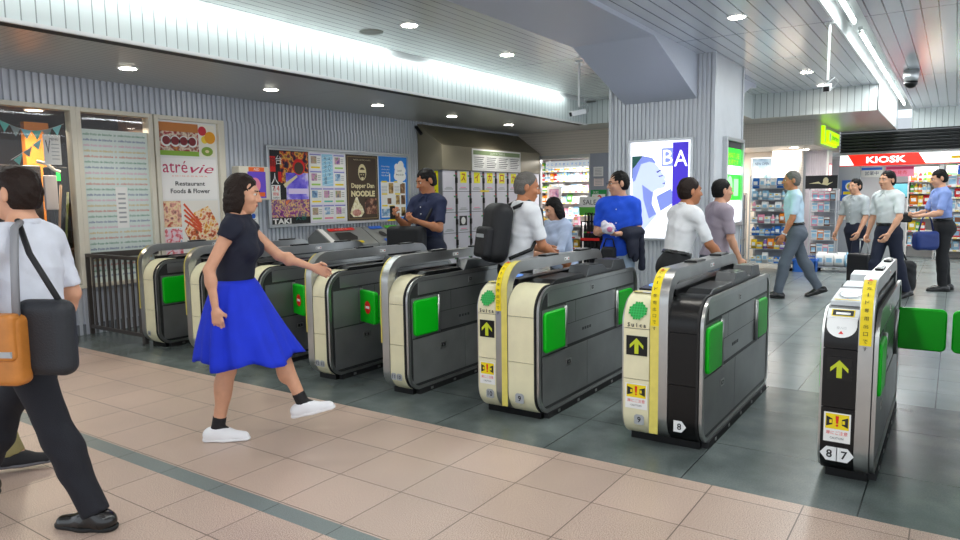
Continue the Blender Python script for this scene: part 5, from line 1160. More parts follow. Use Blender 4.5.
def person(label, loc, head, H=1.72, fem=False, skin='skin', hair='hair', hairstyle='short', lean=0., roll=0., headyaw=0., headpitch=0., torso_yaw=0.,
           legs=(((0, 0, -1), (0, 0, -1), 0), ((0, 0, -1), (0, 0, -1), 0)), arms=(((-.15, .05, -1), (-.05, .2, -1)), ((.15, .05, -1), (.05, .2, -1))),
           curls=((.5, .6, .4), (.5, .6, .4)), palms=None, top=None, sleeve=.75, bottom=None, skirt=None, shoes=None, sole=None, belt=None, collar=True, h=.010, untuck=0., socks=None, ground=True, long_top=0., glasses=False, tie=None):
    """local frame: +y the way the person faces, +x their right hand... legs/arms given left first as direction vectors"""
    s = H/1.75; root = thing('person', label, 'person', (loc[0], loc[1], 0), math.atan2(head[1], head[0])-PI/2)
    ll = math.radians(lean); rr = math.radians(roll); ty = math.radians(torso_yaw)
    up = nrm((math.sin(rr), math.sin(ll), math.cos(ll)*math.cos(rr))); fw = nrm(V3(-math.sin(ty), math.cos(ty), 0)-up*(V3(-math.sin(ty), math.cos(ty), 0) @ up)); rt = np.cross(fw, up)
    pel = V3(0, 0, .93*s)
    T = lambda x, y, z: pel+(rt*x+fw*y+up*z)*s
    # legs
    J = []
    low = 9
    for i, (th, sh, toe) in enumerate(legs):
        hp = pel+V3((-.088, .088)[i]*s, 0, -.03*s); kn = hp+nrm(th)*.425*s; an = kn+nrm(sh)*.395*s
        fd = nrm(V3(0, math.cos(math.radians(toe)), math.sin(math.radians(toe)))); shd = nrm(sh)
        fd = nrm(fd); fu = nrm(V3(0, 0, 1)-fd*fd[2]) if abs(fd[2]) < .95 else nrm(-shd)
        J.append([hp, kn, an, fd, fu]); low = min(low, (an-fu*.08*s)[2], (an-fu*.08*s+fd*.16*s)[2])
    dz = V3(0, 0, -low)
    if ground:
        pel = pel+dz
        for q in J: q[0] = q[0]+dz; q[1] = q[1]+dz; q[2] = q[2]+dz
    wide = .96 if fem else 1.0
    RT = np.stack((rt, fw, up), 1)
    def torso(F, g, k=.05, lo=True, hi=True):
        hipw = .168 if fem else .158
        if lo: F.ell(T(0, -.005, .0), (V3(hipw, .118, .135)*s+g), RT, k)
        if lo: F.ell(T(0, -.03, -.05), (V3(hipw*.92, .11, .1)*s+g), RT, k)
        F.ell(T(0, .0, .17), (V3(.132 if fem else .145, .098, .16)*s+g), RT, k)
        if hi:
            F.ell(T(0, .0, .34), (V3(.155*wide, .112, .19)*s+g), RT, k)
            F.cone(T(-.135*wide, -.005, .455), T(.135*wide, -.005, .455), .062*s+g, .062*s+g, k)
            for sx in (-1, 1): F.cone(T(sx*.03, -.012, .54), T(sx*.13*wide, -.01, .475), .05*s+g, .05*s+g, .04)
            if fem:
                for sx in (-1, 1): F.ell(T(sx*.068, .085, .33), V3(.062, .055, .06)*s+g, RT, .03)
    SH = [T(-.178*wide, -.005, .462), T(.178*wide, -.005, .462)]; EL = []; WR = []
    def wv(v): return nrm(v)
    for i in (0, 1):
        e = SH[i]+wv(arms[i][0])*.285*s; w = e+wv(arms[i][1])*.245*s; EL.append(e); WR.append(w)
    # head frame
    nk = T(0, -.005, .53); ya = math.radians(headyaw); pi_ = math.radians(headpitch)
    hf0 = nrm(fw-V3(0, 0, fw[2])); hf1 = hf0*math.cos(ya)+np.cross(V3(0, 0, 1), hf0)*math.sin(ya); hf = hf1*math.cos(pi_)+V3(0, 0, 1)*math.sin(pi_); hr = nrm(np.cross(hf, V3(0, 0, 1))); hu = np.cross(hr, hf); HR = np.stack((hr, hf, hu), 1)
    hc = nk+(up*.075+V3(0, 0, .080)+fw*.02)*s; Hd = lambda x, y, z: hc+(hr*x+hf*y+hu*z)*s*1.02
    F = Field(h); torso(F, 0); g0 = 0
    for i, (hp, kn, an, fd, fu) in enumerate(J):
        F.cone(hp, kn, .082*s, .054*s, .04); F.cone(kn, an, .052*s, .037*s, .02); F.ell(kn+(an-kn)*.3-fd*.015*s, V3(.05, .052, .11)*s, None, .03)
        F.cone(an, an+fd*.13*s-fu*.05*s, .036*s, .024*s, .02); F.cone(an-fd*.03*s-fu*.045*s, an+fd*.15*s-fu*.058*s, .03*s, .022*s, .02)
    for i in (0, 1):
        F.cone(SH[i], EL[i], (.044 if fem else .05)*s, (.034 if fem else .039)*s, .03); F.cone(EL[i], WR[i], (.034 if fem else .040)*s, (.022 if fem else .026)*s, .015); F.ell(EL[i]+(WR[i]-EL[i])*.28, V3(.037, .037, .05)*s, None, .02)
    F.cone(nk-up*.03*s, hc-hu*.06*s-hf*.02*s, (.05 if fem else .056)*s, (.047 if fem else .054)*s, .03)
    # head with face on a finer grid
    hh = min(h, .0075); FH = Field(hh)
    FH.cone(nk+up*.02*s, Hd(0, -.018, -.06), (.049 if fem else .055)*s, (.047 if fem else .053)*s, .02)
    FH.ell(Hd(0, -.012, .035), V3(.077, .096, .088)*s, HR, .02); FH.ell(Hd(0, .028, -.035), V3(.061, .066, .082)*s, HR, .03); FH.ell(Hd(0, .062, -.097), V3(.024, .022, .02)*s, HR, .03)
    FH.cone(Hd(-.034, .078, .022), Hd(.034, .078, .022), .014*s, .014*s, .02)
    for sx in (-1, 1):
        FH.ell(Hd(sx*.032, .102, .004), V3(.016, .014, .011)*s, HR, .012, sub=True); FH.ell(Hd(sx*.038, .065, -.03), V3(.022, .024, .02)*s, HR, .02)
        FH.ell(Hd(sx*.079, -.012, -.008), V3(.011, .021, .034)*s, HR, .008); FH.ell(Hd(sx*.011, .098, -.036), V3(.009, .011, .009)*s, HR, .006)
    FH.cone(Hd(0, .090, .012), Hd(0, .112, -.032), .009*s, .0125*s, .012)
    FH.cone(Hd(-.017, .085, -.062), Hd(.017, .085, -.062), .0105*s, .0105*s, .01); FH.cone(Hd(-.014, .083, -.073), Hd(.014, .083, -.073), .010*s, .010*s, .008)
    FN = Field(min(h, .0052))
    for i in (0, 1):
        d = nrm(WR[i]-EL[i]); inn = rt*(1 if i == 0 else -1)
        if palms and palms[i] is not None: n_ = V3(*palms[i]); n_ = nrm(n_-d*(n_ @ d))
        else: n_ = nrm(inn-d*(inn @ d))
        sd = np.cross(d, n_)*(1 if i == 0 else -1)
        if sd @ (fw+up*.5) < 0 and not palms: sd = -sd
        finger_set(FN, WR[i], d, n_, sd, s*(.92 if fem else 1), curls[i])
    body = F.build('body', M[skin], root, [FH, FN])
    # face
    def small(name, m, prims):
        q = Field(.004)
        for p in prims: q.ell(p[0], V3(*p[1])*s, HR, .004)
        return q.build(name, m, root)
    for sx in (-1, 1):
        small('eye', M['eyewhite'], [(Hd(sx*.032, .083, .004), (.0135, .010, .0075))]); small('pupil', M['eye'], [(Hd(sx*.032, .090, .004), (.0062, .006, .0062))])
        q = Field(.004); q.cone(Hd(sx*.017, .097, .024), Hd(sx*.047, .084, .026), .0048*s, .0038*s, .004); q.build('eyebrow', M[hair], root)
    small('lips', M['lip'], [(Hd(0, .092, -.066), (.021, .008, .008))])
    if glasses:
        q = MB()
        for sx in (-1, 1):
            q.tube([Hd(sx*.034+.023*math.cos(a), .105, .003+.016*math.sin(a)) for a in np.linspace(0, 2*PI, 13)], .002, 5); q.tube([Hd(sx*.057, .103, .008), Hd(sx*.08, .0, .004)], .002, 5)
        q.tube([Hd(-.011, .107, .006), Hd(.011, .107, .006)], .002, 5); q.build('glasses', M['black'], root)
    # hair
    Q = Field(max(hh, .007)); Q.ell(Hd(0, -.016, .040), V3(.0815, .099, .0905)*s, HR, .02); Q.ell(Hd(0, -.045, -.01), V3(.08, .068, .085)*s, HR, .03)
    Q.wrinkle(.004, 95, 1.0)
    c0 = Hd(0, .022, 0); Q.clip(Hd(0, .085, .066), hr*0+hf*.80-hu*.60); Q.clip(Hd(0, 0, -.072), -hu); Q.clip(Hd(0, -.04, -.02), hf*.5-hu*.86) if hairstyle == 'short' else None
    Q2 = [Q]
    if hairstyle == 'short': Q.ops[-1] = ('clip', Hd(0, .03, -.035), nrm(hf*.62-hu*.78))
    if hairstyle == 'bob':
        Q2 = [Q]; B = Field(max(hh, .008)); B.ell(Hd(0, -.055, -.05), V3(.085, .06, .13)*s, HR, .03)
        for sx in (-1, 1): B.ell(Hd(sx*.078, -.005, -.04), V3(.022, .045, .10)*s, HR, .03)
        B.wrinkle(.004, 90, 2.); Q2.append(B)
    if hairstyle == 'bun':
        B = Field(max(hh, .008)); B.ell(Hd(0, -.125, .02), V3(.045, .042, .045)*s, HR, .02); B.wrinkle(.004, 90, 2.); Q2.append(B)
    Q2[0].build('hair', M[hair], root, Q2[1:])
    # clothes
    if bottom is not None:
        G = Field(h); hw = .012*s
        torso(G, hw, hi=False); G.clip(T(0, 0, .12), up)
        for hp, kn, an, fd, fu in J:
            d2 = nrm(an-kn); G.ell(kn+(an-kn)*.28-fd*.012*s, V3(.064, .066, .13)*s, None, .03); G.cone(hp, kn, .094*s, .070*s, .045); G.cone(kn, an-d2*.0*s-fu*.005*s, .070*s, .060*s, .03, flat=True)
        G.wrinkle(.0035, 30, 2.2); G.build('trousers', bottom, root)
    if belt is not None:
        G = Field(h); torso(G, .019*s, lo=True, hi=False); G.clip(T(0, 0, .125), up); G.clip(T(0, 0, .085), -up); G.build('belt', belt, root)
    if top is not None:
        G = Field(h); torso(G, (.012 if not untuck else .022)*s); G.clip(T(0, 0, .095-untuck), -up)
        for i in (0, 1):
            if sleeve <= 1: G.cone(SH[i], SH[i]+(EL[i]-SH[i])*sleeve, .057*s, .056*s if sleeve < .9 else .050*s, .035, flat=True)
            else:
                G.cone(SH[i], EL[i], .058*s, .050*s, .035); G.cone(EL[i], EL[i]+(WR[i]-EL[i])*(sleeve-1), .052*s, .040*s, .02, flat=True)
        G.clip(T(0, 0, .556), up)
        G.wrinkle(.005, 26, .7); G.wrinkle(.0025, 55, 1.9); G.build('shirt', top, root)
        if collar:
            q = Field(max(.006, h*.7)); n = 14
            ring = [nk+(rt*math.cos(a)*.066+fw*math.sin(a)*.066)*s+up*(.022-.030*max(0, math.sin(a)))*s for a in np.linspace(0, 2*PI, n+1)]
            for a, b in zip(ring[:-1], ring[1:]): q.cone(a, b, .013*s, .013*s, .01)
            for sx in (-1, 1): q.cone(T(sx*.012, .066, .525), T(sx*.05, .088, .48), .013*s, .008*s, .01)
            q.build('collar', top, root)
        if collar and belt is not None or tie is None and collar:
            q = MB()
            for k in range(5): q.lathe([(.006, -.002), (.006, .002)], 10, None, Matrix.Translation(T(0, .132+(0 if k > 1 else -.006), .42-k*.07)) @ Vector(tuple(fw)).to_track_quat('Z', 'Y').to_matrix().to_4x4())
            q.build('buttons', M['paper'], root)
    if skirt is not None:
        col, ln, sw, fl = skirt; mb = MB(); n = 64; rows = 16
        for k in range(rows+1):
            t = k/rows; c = T(0, 0, .13)*(1-t)+(T(0, 0, .13)+V3(sw[0], sw[1], -ln))*t; c = T(0, 0, .13)+V3(sw[0]*t*t, sw[1]*t*t, -ln*t)
            rx, ry = (.145+fl*t**.8)*s, (.118+fl*t**.8)*s
            for j in range(n):
                a = 2*PI*j/n; f = 1+.10*t*math.sin(9*a+2*math.sin(3*a))+.04*t*math.sin(17*a+t*3)
                mb.v.append(tuple(c+V3(math.cos(a)*rx*f, math.sin(a)*ry*f, .02*t*math.sin(5*a))))
        mb.f = [(k*n+j, k*n+(j+1) % n, (k+1)*n+(j+1) % n, (k+1)*n+j) for k in range(rows) for j in range(n)]; mb.f = [f[::-1] for f in mb.f]; mb.mi = [0]*len(mb.f)
        o = mb.build('skirt', col, root, smooth=True); so = o.modifiers.new('thick', 'SOLIDIFY'); so.thickness = .006
    for i, (hp, kn, an, fd, fu) in enumerate(J):
        if socks is not None:
            G = Field(.007); G.cone(an+nrm(kn-an)*.12*s, an, .043*s, .042*s, .01); G.cone(an, an+fd*.10*s-fu*.045*s, .041*s, .03*s, .01); G.clip(an+nrm(kn-an)*.085*s, nrm(kn-an)); G.build('sock', socks, root)
        sr = np.cross(fd, fu); S = np.eye(3)
        G = Field(.008); fl = an-fu*.08*s
        G.cone(fl-fd*.055*s+fu*.042*s, fl+fd*.05*s+fu*.042*s, .043*s, .043*s, .03); G.cone(fl+fd*.05*s+fu*.032*s, fl+fd*.165*s+fu*.022*s, .046*s, .036*s, .03); G.cone(fl-fd*.03*s+fu*.04*s, an+fu*.0*s, .044*s, .045*s, .03); G.clip(fl+fu*.012*s, -fu); G.clip(an+fu*.012*s, fu)
        sh_o = G.build('shoe', shoes, root)
        G = Field(.008); G.cone(fl-fd*.058*s+fu*.02*s, fl+fd*.05*s+fu*.02*s, .045*s, .047*s, .03); G.cone(fl+fd*.05*s+fu*.02*s, fl+fd*.172*s+fu*.02*s, .050*s, .036*s, .03); G.clip(fl, -fu); G.clip(fl+fu*.022*s, fu); G.build('sole', sole or M['rubber'], sh_o)
        if sole is not None:
            q = MB()
            for k in range(4): q.tube([fl+fd*(.035+k*.022)*s+fu*(.088-k*.010)*s-sr*.022*s, fl+fd*(.042+k*.022)*s+fu*(.092-k*.010)*s, fl+fd*(.035+k*.022)*s+fu*(.088-k*.010)*s+sr*.022*s], .004, 6)
            q.build('laces', M['paper'], sh_o, smooth=True)
    Rz = root.rotation_euler.z; cz, sz = math.cos(Rz), math.sin(Rz)
    W = lambda p: Vector((loc[0]+p[0]*cz-p[1]*sz, loc[1]+p[0]*sz+p[1]*cz, p[2]))
    return dict(root=root, W=W, SH=SH, EL=EL, WR=WR, T=T, rt=rt, fw=fw, up=up, J=J, s=s, Hd=Hd, hd=lambda i, t=.09: WR[i]+nrm(WR[i]-EL[i])*t*s)

def soft(label, name, cat, m, prims, h=.009, loc=(0, 0, 0), wr=0, parent=None, part=None):
    """soft goods (bags, coats) as a thing with parts"""
    F = Field(h)
    for p in prims:
        if p[0] == 'box': F.box(p[1], p[2], p[3], p[4] if len(p) > 4 else None, p[5] if len(p) > 5 else .02)
        elif p[0] == 'cone': F.cone(*p[1:])
        elif p[0] == 'ell': F.ell(*p[1:])
    if wr: F.wrinkle(wr, 34, 1.1)
    return F.build(part or name, m, parent)
def rotz(a): c, s_ = math.cos(a), math.sin(a); return np.array([[c, -s_, 0], [s_, c, 0], [0, 0, 1.]])

leather = mat('shoe_black_leather', '#0b0b0c', .25, coat=.3); navy = cloth('navy', '#1a2036'); blackc = cloth('black', '#17181c'); whitec = cloth('white', '#e8eaee'); greyc = cloth('grey_trousers', '#5d6672')
dark_bag = mat('bag_black_nylon', '#141519', .6, bump=.3, bscale=150)
NV = lambda d: (0, d, -1)
STR = (0, 0, -1)
def leg(th, sh, toe=0): return ((0, math.sin(math.radians(th)), -math.cos(math.radians(th))), (0, math.sin(math.radians(sh)), -math.cos(math.radians(sh))), toe)
# 1 man at the left edge, white shirt, dark trousers, walking out of the picture
p = person('man in white shirt and dark trousers at left edge carrying two shoulder bags', (-3.52, 1.47), (-.89, -.45), 1.74, lean=3, legs=(leg(-20, -24, 0), leg(40, 24, 15)), arms=(((-.2, .35, -1), (.1, .8, -.7)), ((.25, -.1, -1), (.1, .5, -1))), top=cloth('pale_blue_white', '#dfe4f0'), sleeve=.85, bottom=cloth('dark_navy', '#12141e'), shoes=leather, belt=leather, hair='hairbr', h=.010)
T = p['T']; W = p['W']
t = thing('shoulder_bag', 'tan leather shoulder bag at the hip of the man at the left edge', 'bag', tuple(W(T(-.30, -.07, 0))*1)[:2]+(0,), p['root'].rotation_euler.z)
z0 = T(0, 0, .0)[2]
tan = mat('tan_leather', '#c07a34', .45, noise=.08)
soft('', 'bag', '', tan, [('box', (0, .06, z0+.02), (.05, .19, .15), .03)], .009, parent=t, part='pouch'); soft('', 'bag', '', tan, [('box', (-.03, .06, z0+.08), (.035, .185, .10), .02)], .009, parent=t, part='front_cover')
q = MB(); q.tube([(0, -.10, z0+.15), (.06, -.06, z0+.40), (.12, -.02, z0+.53), (.2, .02, z0+.55)], .016, 8); q.build('strap', mat('strap_grey', '#8a8b90', .5), t, smooth=True); q = MB(); q.box((-.068, -.12, z0+.0), (-.06, .24, z0+.025)); q.build('strap_band', M['grey'], t)
t = thing('document_bag', 'large dark grey soft bag behind the tan bag of the man at the left edge', 'bag', tuple(W(T(-.20, -.12, 0)))[:2]+(0,), p['root'].rotation_euler.z)
soft('', 'bag', '', mat('bag_dark_grey', '#23262c', .6, bump=.3, bscale=120), [('box', (-.02, -.12, z0+.06), (.055, .125, .165), .05)], .009, parent=t, part='pouch'); q = MB(); q.tube([(-.02, -.2, z0+.2), (.0, -.05, z0+.42), (.1, .08, z0+.56)], .013, 8); q.build('strap', dark_bag, t, smooth=True)
# 1b second walker mostly outside the frame
person('person in khaki trousers and dark shoes behind the man with two bags', (-4.54, 1.46), (.55, .83), 1.68, lean=3, legs=(leg(-14, -30, -15), leg(24, 16, 0)), top=cloth('olive_shirt', '#4a4a44'), sleeve=.9, bottom=cloth('khaki', '#a39a68'), shoes=mat('shoe_dark_mesh', '#1c1c20', .7), sole=mat('sole_grey', '#6b6b70', .6), h=.012)
# 2 woman in blue skirt
p = person('woman in navy top, flared bright blue skirt and white sneakers striding past the gates', (-3.72, 2.70), (.80, .60), 1.69, fem=True, lean=7, hair='hairbr', hairstyle='bob', legs=(leg(36, 22, 12), leg(-5, -12, 0)), arms=(((-.1, .75, -.75), (.05, .95, -.35)), ((.2, -.45, -.9), (.1, .15, -1))), headpitch=-8, top=cloth('navy_top', '#10152a'), sleeve=.22, collar=False, skirt=(cloth('bright_blue', '#0a2fd0'), .50, (0, .06), .20), shoes=mat('sneaker_white', '#f0f1f5', .5), sole=mat('sole_white', '#f4f5f8', .5), socks=mat('sock_black', '#141216', .7), h=.010)
# 3 man in navy polo
p = person('man in navy polo shirt reading a phone between the gates near the poster board', (-4.80, 6.05), (.0, -1), 1.84, lean=3, headpitch=-18, headyaw=-25, arms=(((-.12, .35, -1), (.45, 1, .35)), ((.12, .45, -1), (-.25, 1, .55))), curls=((.7, .9, .6), (.8, 1.0, .7)), palms=((.6, 0, 1), (-.6, 0, .8)), legs=(leg(12, 0), leg(-12, -20, -8)), top=cloth('navy_polo', '#1d2748'), sleeve=.8, bottom=navy, shoes=leather, hair='hair', skin='skin2')
W = p['W']; c = p['WR'][1]+nrm(p['WR'][1]-p['EL'][1])*.10
t = thing('phone', 'dark phone held by the man in the navy polo', 'phone', W(c), p['root'].rotation_euler.z); q = MB(); q.box((-.035, -.005, -.07), (.035, .005, .07)); q.build('case', M['black'], t, bevel=.004); q = MB(); q.box((-.031, -.006, -.062), (.031, -.005, .062)); q.build('screen', mat('phone_screen', '#5a7a9a', .2, emit='#5a7a9a', estr=.3), t)
z0 = p['T'](0, 0, 0)[2]
t = thing('messenger_bag', 'black messenger bag across the front of the man in the navy polo', 'bag', W(p['T'](.12, .22, 0))[:2]+(0,) if False else (W(p['T'](.12, .24, 0)).x, W(p['T'](.12, .24, 0)).y, 0), p['root'].rotation_euler.z)
soft('', 'bag', '', dark_bag, [('box', (0, 0, z0+.06), (.25, .07, .17), .05)], .011, parent=t, part='pouch'); q = MB(); q.tube([(-.2, -.02, z0+.2), (-.24, -.14, z0+.40), (-.22, -.24, z0+.52)], .014, 8); q.build('strap', dark_bag, t, smooth=True)
# 4 man with backpack
p = person('grey haired man in white t-shirt with black backpack walking through the gate', (-3.08, 5.06), (.52, .85), 1.74, lean=9, hair='hairgr', headpitch=-10, headyaw=-22, arms=(((-.15, .3, -1), (.1, .9, -.3)), ((.12, .25, -1), (-.1, .85, -.55))), curls=((.8, .9, .6), (.8, .9, .6)), legs=(leg(20, 6, 8), leg(-14, -30, -20)), top=whitec, sleeve=.8, bottom=blackc, shoes=leather, collar=False, untuck=.1, skin='skin2')
T = p['T']; W = p['W']; Rt = np.stack((p['rt'], p['fw'], p['up']), 1)
t = thing('backpack', 'black backpack on the grey haired man in the white t-shirt', 'backpack', (p['root'].location.x, p['root'].location.y, 0), p['root'].rotation_euler.z)
soft('', '', '', dark_bag, [('box', T(0, -.235, .26), V3(.155, .095, .25), .085, Rt)], .010, parent=t, part='main_pouch'); soft('', '', '', dark_bag, [('box', T(0, -.335, .17), V3(.12, .04, .13), .03, Rt)], .010, parent=t, part='front_pocket')
for sx in (-1, 1):
    q = MB(); q.tube([T(sx*.09, -.15, .48), T(sx*.11, -.02, .56), T(sx*.125, .10, .50), T(sx*.15, .12, .36), T(sx*.19, .02, .16), T(sx*.16, -.16, .06)], .016, 8); q.build('strap', dark_bag, t, smooth=True)
q = MB(); q.box((-.07, -.003, -.015), (.07, .003, .015)); o = q.build('label_patch', M['grey'], t); o.location = T(0, -.38, .22)
# 5 woman behind
p = person('dark haired woman in pale blue top stooping beside the man with the backpack', (-3.27, 6.30), (-.35, -.94), 1.52, fem=True, lean=14, hairstyle='bob', headpitch=-22, headyaw=-10, arms=(((-.1, .5, -1), (.35, 1, -.1)), ((.1, .5, -1), (-.35, 1, -.1))), top=cloth('pale_blue', '#bccbe8'), sleeve=1.3, bottom=greyc, shoes=leather, collar=False, untuck=.1, legs=(leg(10, 0), leg(-6, -14)))
# 6 man in blue polo
p = person('man in bright blue polo and pale jeans by the pillar, dark jacket over his arm', (-2.92, 6.86), (.22, -.97), 1.76, hair='hair', glasses=True, headyaw=-62, headpitch=-4, arms=(((-.10, .10, -1), (.72, .90, -.02)), ((.16, .0, -1), (-.62, .95, .10))), curls=((.9, 1.0, .7), (.8, 1.0, .7)), palms=((.3, 0, 1), (0, .2, 1)), top=cloth('royal_blue', '#1a55e0'), sleeve=.78, untuck=.16, bottom=cloth('pale_denim', '#a9bdd3'), shoes=mat('sneaker_grey', '#55585f', .6), legs=(leg(2, 0), leg(-2, -2)), h=.010)
T = p['T']; W = p['W']; Rt = np.stack((p['rt'], p['fw'], p['up']), 1); L = (p['root'].location.x, p['root'].location.y, 0); rz = p['root'].rotation_euler.z
fm = (p['EL'][0]+p['WR'][0])/2; ed = nrm(p['WR'][0]-p['EL'][0])
t = thing('jacket', 'dark navy jacket draped over the forearm of the man in blue polo', 'jacket', L, rz)
F = Field(.010)
F.cone(p['EL'][0]+ed*.0, p['WR'][0]-ed*.07, .07, .065, .03)
for k in range(4):
    a = p['EL'][0]+ed*(.01+k*.040)
    for sy in (-1, 1): F.cone(a+p['fw']*sy*.05, a+p['fw']*sy*.055+V3(-.01*k, 0, -.24-.05*math.sin(k*2.1)), .032, .026, .04)
F.wrinkle(.007, 30, .4); F.build('body', cloth('jacket_navy', '#171c30'), t)
F = Field(.010); F.cone(p['EL'][0]+V3(-.03, .0, .0), p['EL'][0]+V3(-.05, .02, -.36), .035, .038, .03); F.wrinkle(.006, 34, 1.); F.build('sleeve', cloth('jacket_navy', '#171c30'), t)
hr_ = p['hd'](0, .07)
t = thing('camera_bag', 'small black camera bag hanging at the front of the man in blue polo', 'bag', L, rz); c = T(.06, .20, -.05)
soft('', '', '', dark_bag, [('box', c, V3(.075, .055, .09), .03)], .008, parent=t, part='pouch'); q = MB(); q.tube([c+V3(.06, 0, .08), c+V3(.03, -.01, .17), c+V3(-.04, -.01, .17), c+V3(-.06, 0, .08)], .008, 8); q.build('handle', dark_bag, t, smooth=True); q = MB(); q.tube([c+V3(-.05, .04, -.05), c+V3(-.08, .04, -.2)], .012, 8); q.build('loose_strap', dark_bag, t)
c = p['hd'](1, .10)+V3(0, .05, .02)
t = thing('plastic_bag', 'crumpled white and pink plastic bag in the hands of the man in blue polo', 'bag', L, rz); F = Field(.008); F.ell(c, (.07, .05, .055), None, .02); F.ell(c+V3(.04, .01, .04), (.04, .03, .04), None, .02); F.wrinkle(.008, 60, .3); F.build('film', mat('plastic_film', '#e9e6f0', .25), t); F = Field(.008); F.ell(c+V3(-.02, .05, -.005), (.03, .015, .03), None, .01); F.build('print', mat('bag_pink_print', '#d880a8', .4), t)
# 7 white shirt from behind
p = person('brown haired man in white shirt seen from behind, leaning towards the pillar', (-2.03, 6.02), (.62, .78), 1.68, lean=13, hair='hairbr', arms=(((-.3, .25, -1), (-.1, .6, -.8)), ((.3, .35, -1), (.1, .7, -.7))), top=cloth('white_shirt', '#ecedf0'), sleeve=.9, bottom=blackc, shoes=leather, belt=leather, legs=(leg(18, 4, 5), leg(-12, -24, -15)), headyaw=-8, skin='skin2')
# 8 person in faded pink
p = person('dark haired person in faded pinkish grey t-shirt passing in front of the pillar', (-2.05, 7.35), (.75, .66), 1.68, lean=5, hair='hair', arms=(((-.15, .3, -1), (0, .5, -1)), ((.15, .1, -1), (.05, .45, -1))), top=cloth('pinkish_grey', '#a79aa6'), sleeve=.85, bottom=greyc, shoes=leather, untuck=.12, legs=(leg(16, 2, 5), leg(-14, -26, -15)))
# 9 walking grey haired man
p = person('grey haired man in pale blue shirt and grey trousers walking past the display racks', (-1.88, 10.75), (-.92, -.40), 1.86, lean=5, hair='hairgr', skin='skin2', legs=(leg(20, 10, 6), leg(-20, -30, -18)), arms=(((-.12, .2, -1), (.05, .45, -1)), ((.12, -.15, -1), (0, .12, -1))), top=cloth('pale_blue_shirt', '#c3dcee'), sleeve=.85, bottom=greyc, shoes=leather, belt=leather, h=.012)
t = thing('wrist_watch', 'silver watch on the wrist of the grey haired walking man', 'watch', (p['root'].location.x, p['root'].location.y, 0), p['root'].rotation_euler.z); d = nrm(p['WR'][0]-p['EL'][0]); c = p['WR'][0]-d*.02; Mx = Matrix.Translation(c) @ Vector(tuple(d)).to_track_quat('Z', 'Y').to_matrix().to_4x4()
q = MB(); n = 18; q.strip([(.031*math.cos(2*PI*i/n), .031*math.sin(2*PI*i/n)) for i in range(n)], [(.027*math.cos(2*PI*i/n), .027*math.sin(2*PI*i/n)) for i in range(n)], -.01, .01, None, True, Mx @ Matrix.Rotation(PI/2, 4, 'Y')); q.build('band', M['alu'], t); q = MB(); q.lathe([(.016, .029), (.016, .036)], 14, None, Mx @ Matrix.Rotation(PI/2, 4, 'X')); q.build('dial', M['paper'], t)
# 10 suit man with suitcase
p = person('man in white shirt and dark trousers pulling a black suitcase before the kiosk', (-.76, 11.2), (-.62, -.78), 1.82, lean=4, hair='hair', legs=(leg(-14, -24, -12), leg(16, 6, 4)), arms=(((-.25, .25, -1), (.2, .55, -1)), ((.22, -.05, -1), (.1, .25, -1))), curls=((.6, .8, .5), (1.2, 1.3, .9)), top=cloth('white_shirt_b', '#e4e9ea'), sleeve=.85, bottom=navy, shoes=leather, belt=leather, h=.012)
hd = p['W'](p['hd'](1, .075))
t = thing('suitcase', 'upright black suitcase with a silver pull handle beside the man in white shirt', 'suitcase', (hd.x-.02, hd.y+.02, 0), p['root'].rotation_euler.z); hz = hd.z
soft('', '', '', mat('suitcase_black', '#15161a', .45), [('box', (0, 0, .34), (.20, .12, .28), .04)], .012, parent=t, part='shell'); q = MB()
for x in (-.07, .07): q.tube([(x, .0, .6), (x, .0, hz)], .008, 8)
q.tube([(-.08, 0, hz), (.08, 0, hz)], .013, 8); q.build('pull_handle', M['alu'], t, smooth=True)
for x in (-.15, .15):
    for y in (-.08, .08): q = MB(); q.tube([(x-.015, y, .03), (x+.015, y, .03)], .03, 12); q.build('wheel', M['black'], t)
# 11 man behind
p = person('man in light grey shirt half hidden behind the man with the suitcase', (-1.30, 12.5), (-.55, -.83), 1.74, lean=3, hair='hair', arms=(((-.2, .2, -1), (.1, .5, -1)), ((.2, .1, -1), (.05, .4, -1))), legs=(leg(14, 4, 4), leg(-14, -24, -12)), top=cloth('grey_shirt', '#b9c0c4'), sleeve=.85, bottom=navy, shoes=leather, h=.012)
q = None
Lx = (p['W'](p['SH'][1]))
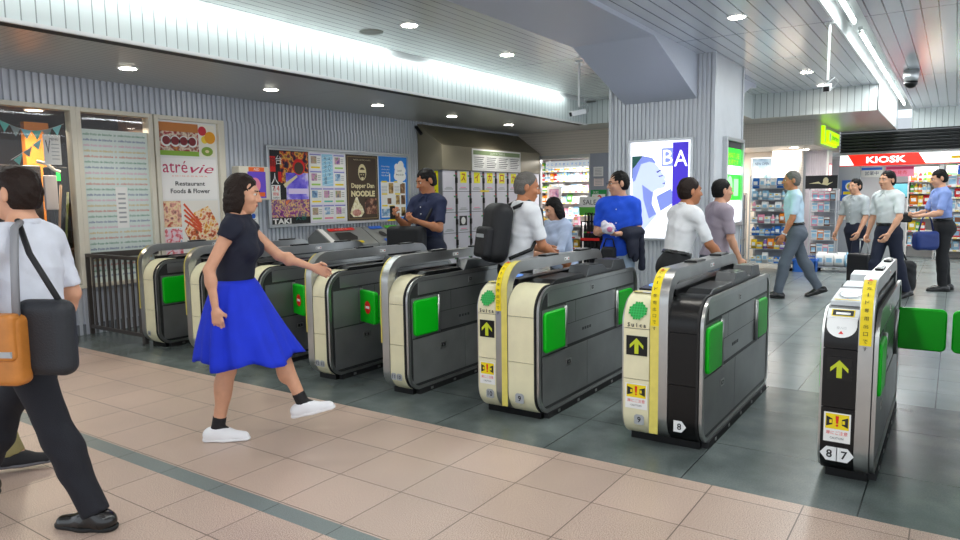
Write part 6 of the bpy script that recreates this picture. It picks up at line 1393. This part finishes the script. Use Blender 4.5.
# 12 man in blue shirt
p = person('man in light blue shirt and black trousers standing before the kiosk magazines', (-.14, 12.55), (-.93, -.36), 1.84, lean=7, hair='hair', headpitch=-14, arms=(((-.12, .3, -1), (.15, 1, -.15)), ((.12, .35, -1), (-.15, 1, -.15))), curls=((.8, .9, .6), (.8, .9, .6)), palms=((.4, 0, 1), (-.4, 0, 1)), legs=(leg(4, -4, 0), leg(-6, -10, 0)), top=cloth('cornflower_shirt', '#8ea6e6'), sleeve=.85, bottom=blackc, shoes=leather, belt=leather, h=.012)
a = p['hd'](0, .09); b_ = p['hd'](1, .09); c = (a+b_)/2
t = thing('pouch', 'black pouch held in both hands by the man in light blue shirt', 'bag', (p['root'].location.x, p['root'].location.y, 0), p['root'].rotation_euler.z); soft('', '', '', dark_bag, [('box', c+V3(0, .04, -.01), (.14, .07, .075), .03)], .010, parent=t, part='pouch'); q = MB(); q.box(c+V3(-.1, .108, .03), c+V3(.1, .112, .036)); q.build('zip', M['alu'], t)
fa_ = p['W']((p['EL'][0]*.35+p['WR'][0]*.65)); zf = fa_.z
t = thing('carry_bag', 'navy blue bag hanging from the forearm of the man in light blue shirt', 'bag', (fa_.x, fa_.y, 0), p['root'].rotation_euler.z+.3); soft('', '', '', mat('bag_navy', '#1c3478', .5, bump=.2, bscale=100), [('box', (0, -.01, zf-.38), (.085, .18, .14), .06)], .011, parent=t, part='pouch', wr=.004); q = MB(); q.tube([(0, -.13, zf-.28), (0, -.08, zf-.08), (0, 0, zf+.045), (0, .07, zf-.08), (0, .12, zf-.28)], .012, 8); q.build('strap', M['navy'], t, smooth=True)
t = thing('luggage_sack', 'black soft sack standing on the floor between the kiosk commuters', 'bag', (-.66, 12.1, 0), .3); soft('', '', '', dark_bag, [('box', (0, 0, .24), (.22, .14, .24), .09)], .011, parent=t, part='body', wr=.006); q = MB(); q.tube([(-.1, 0, .46), (-.06, 0, .56), (.06, 0, .56), (.1, 0, .46)], .014, 8); q.build('handle', dark_bag, t, smooth=True)
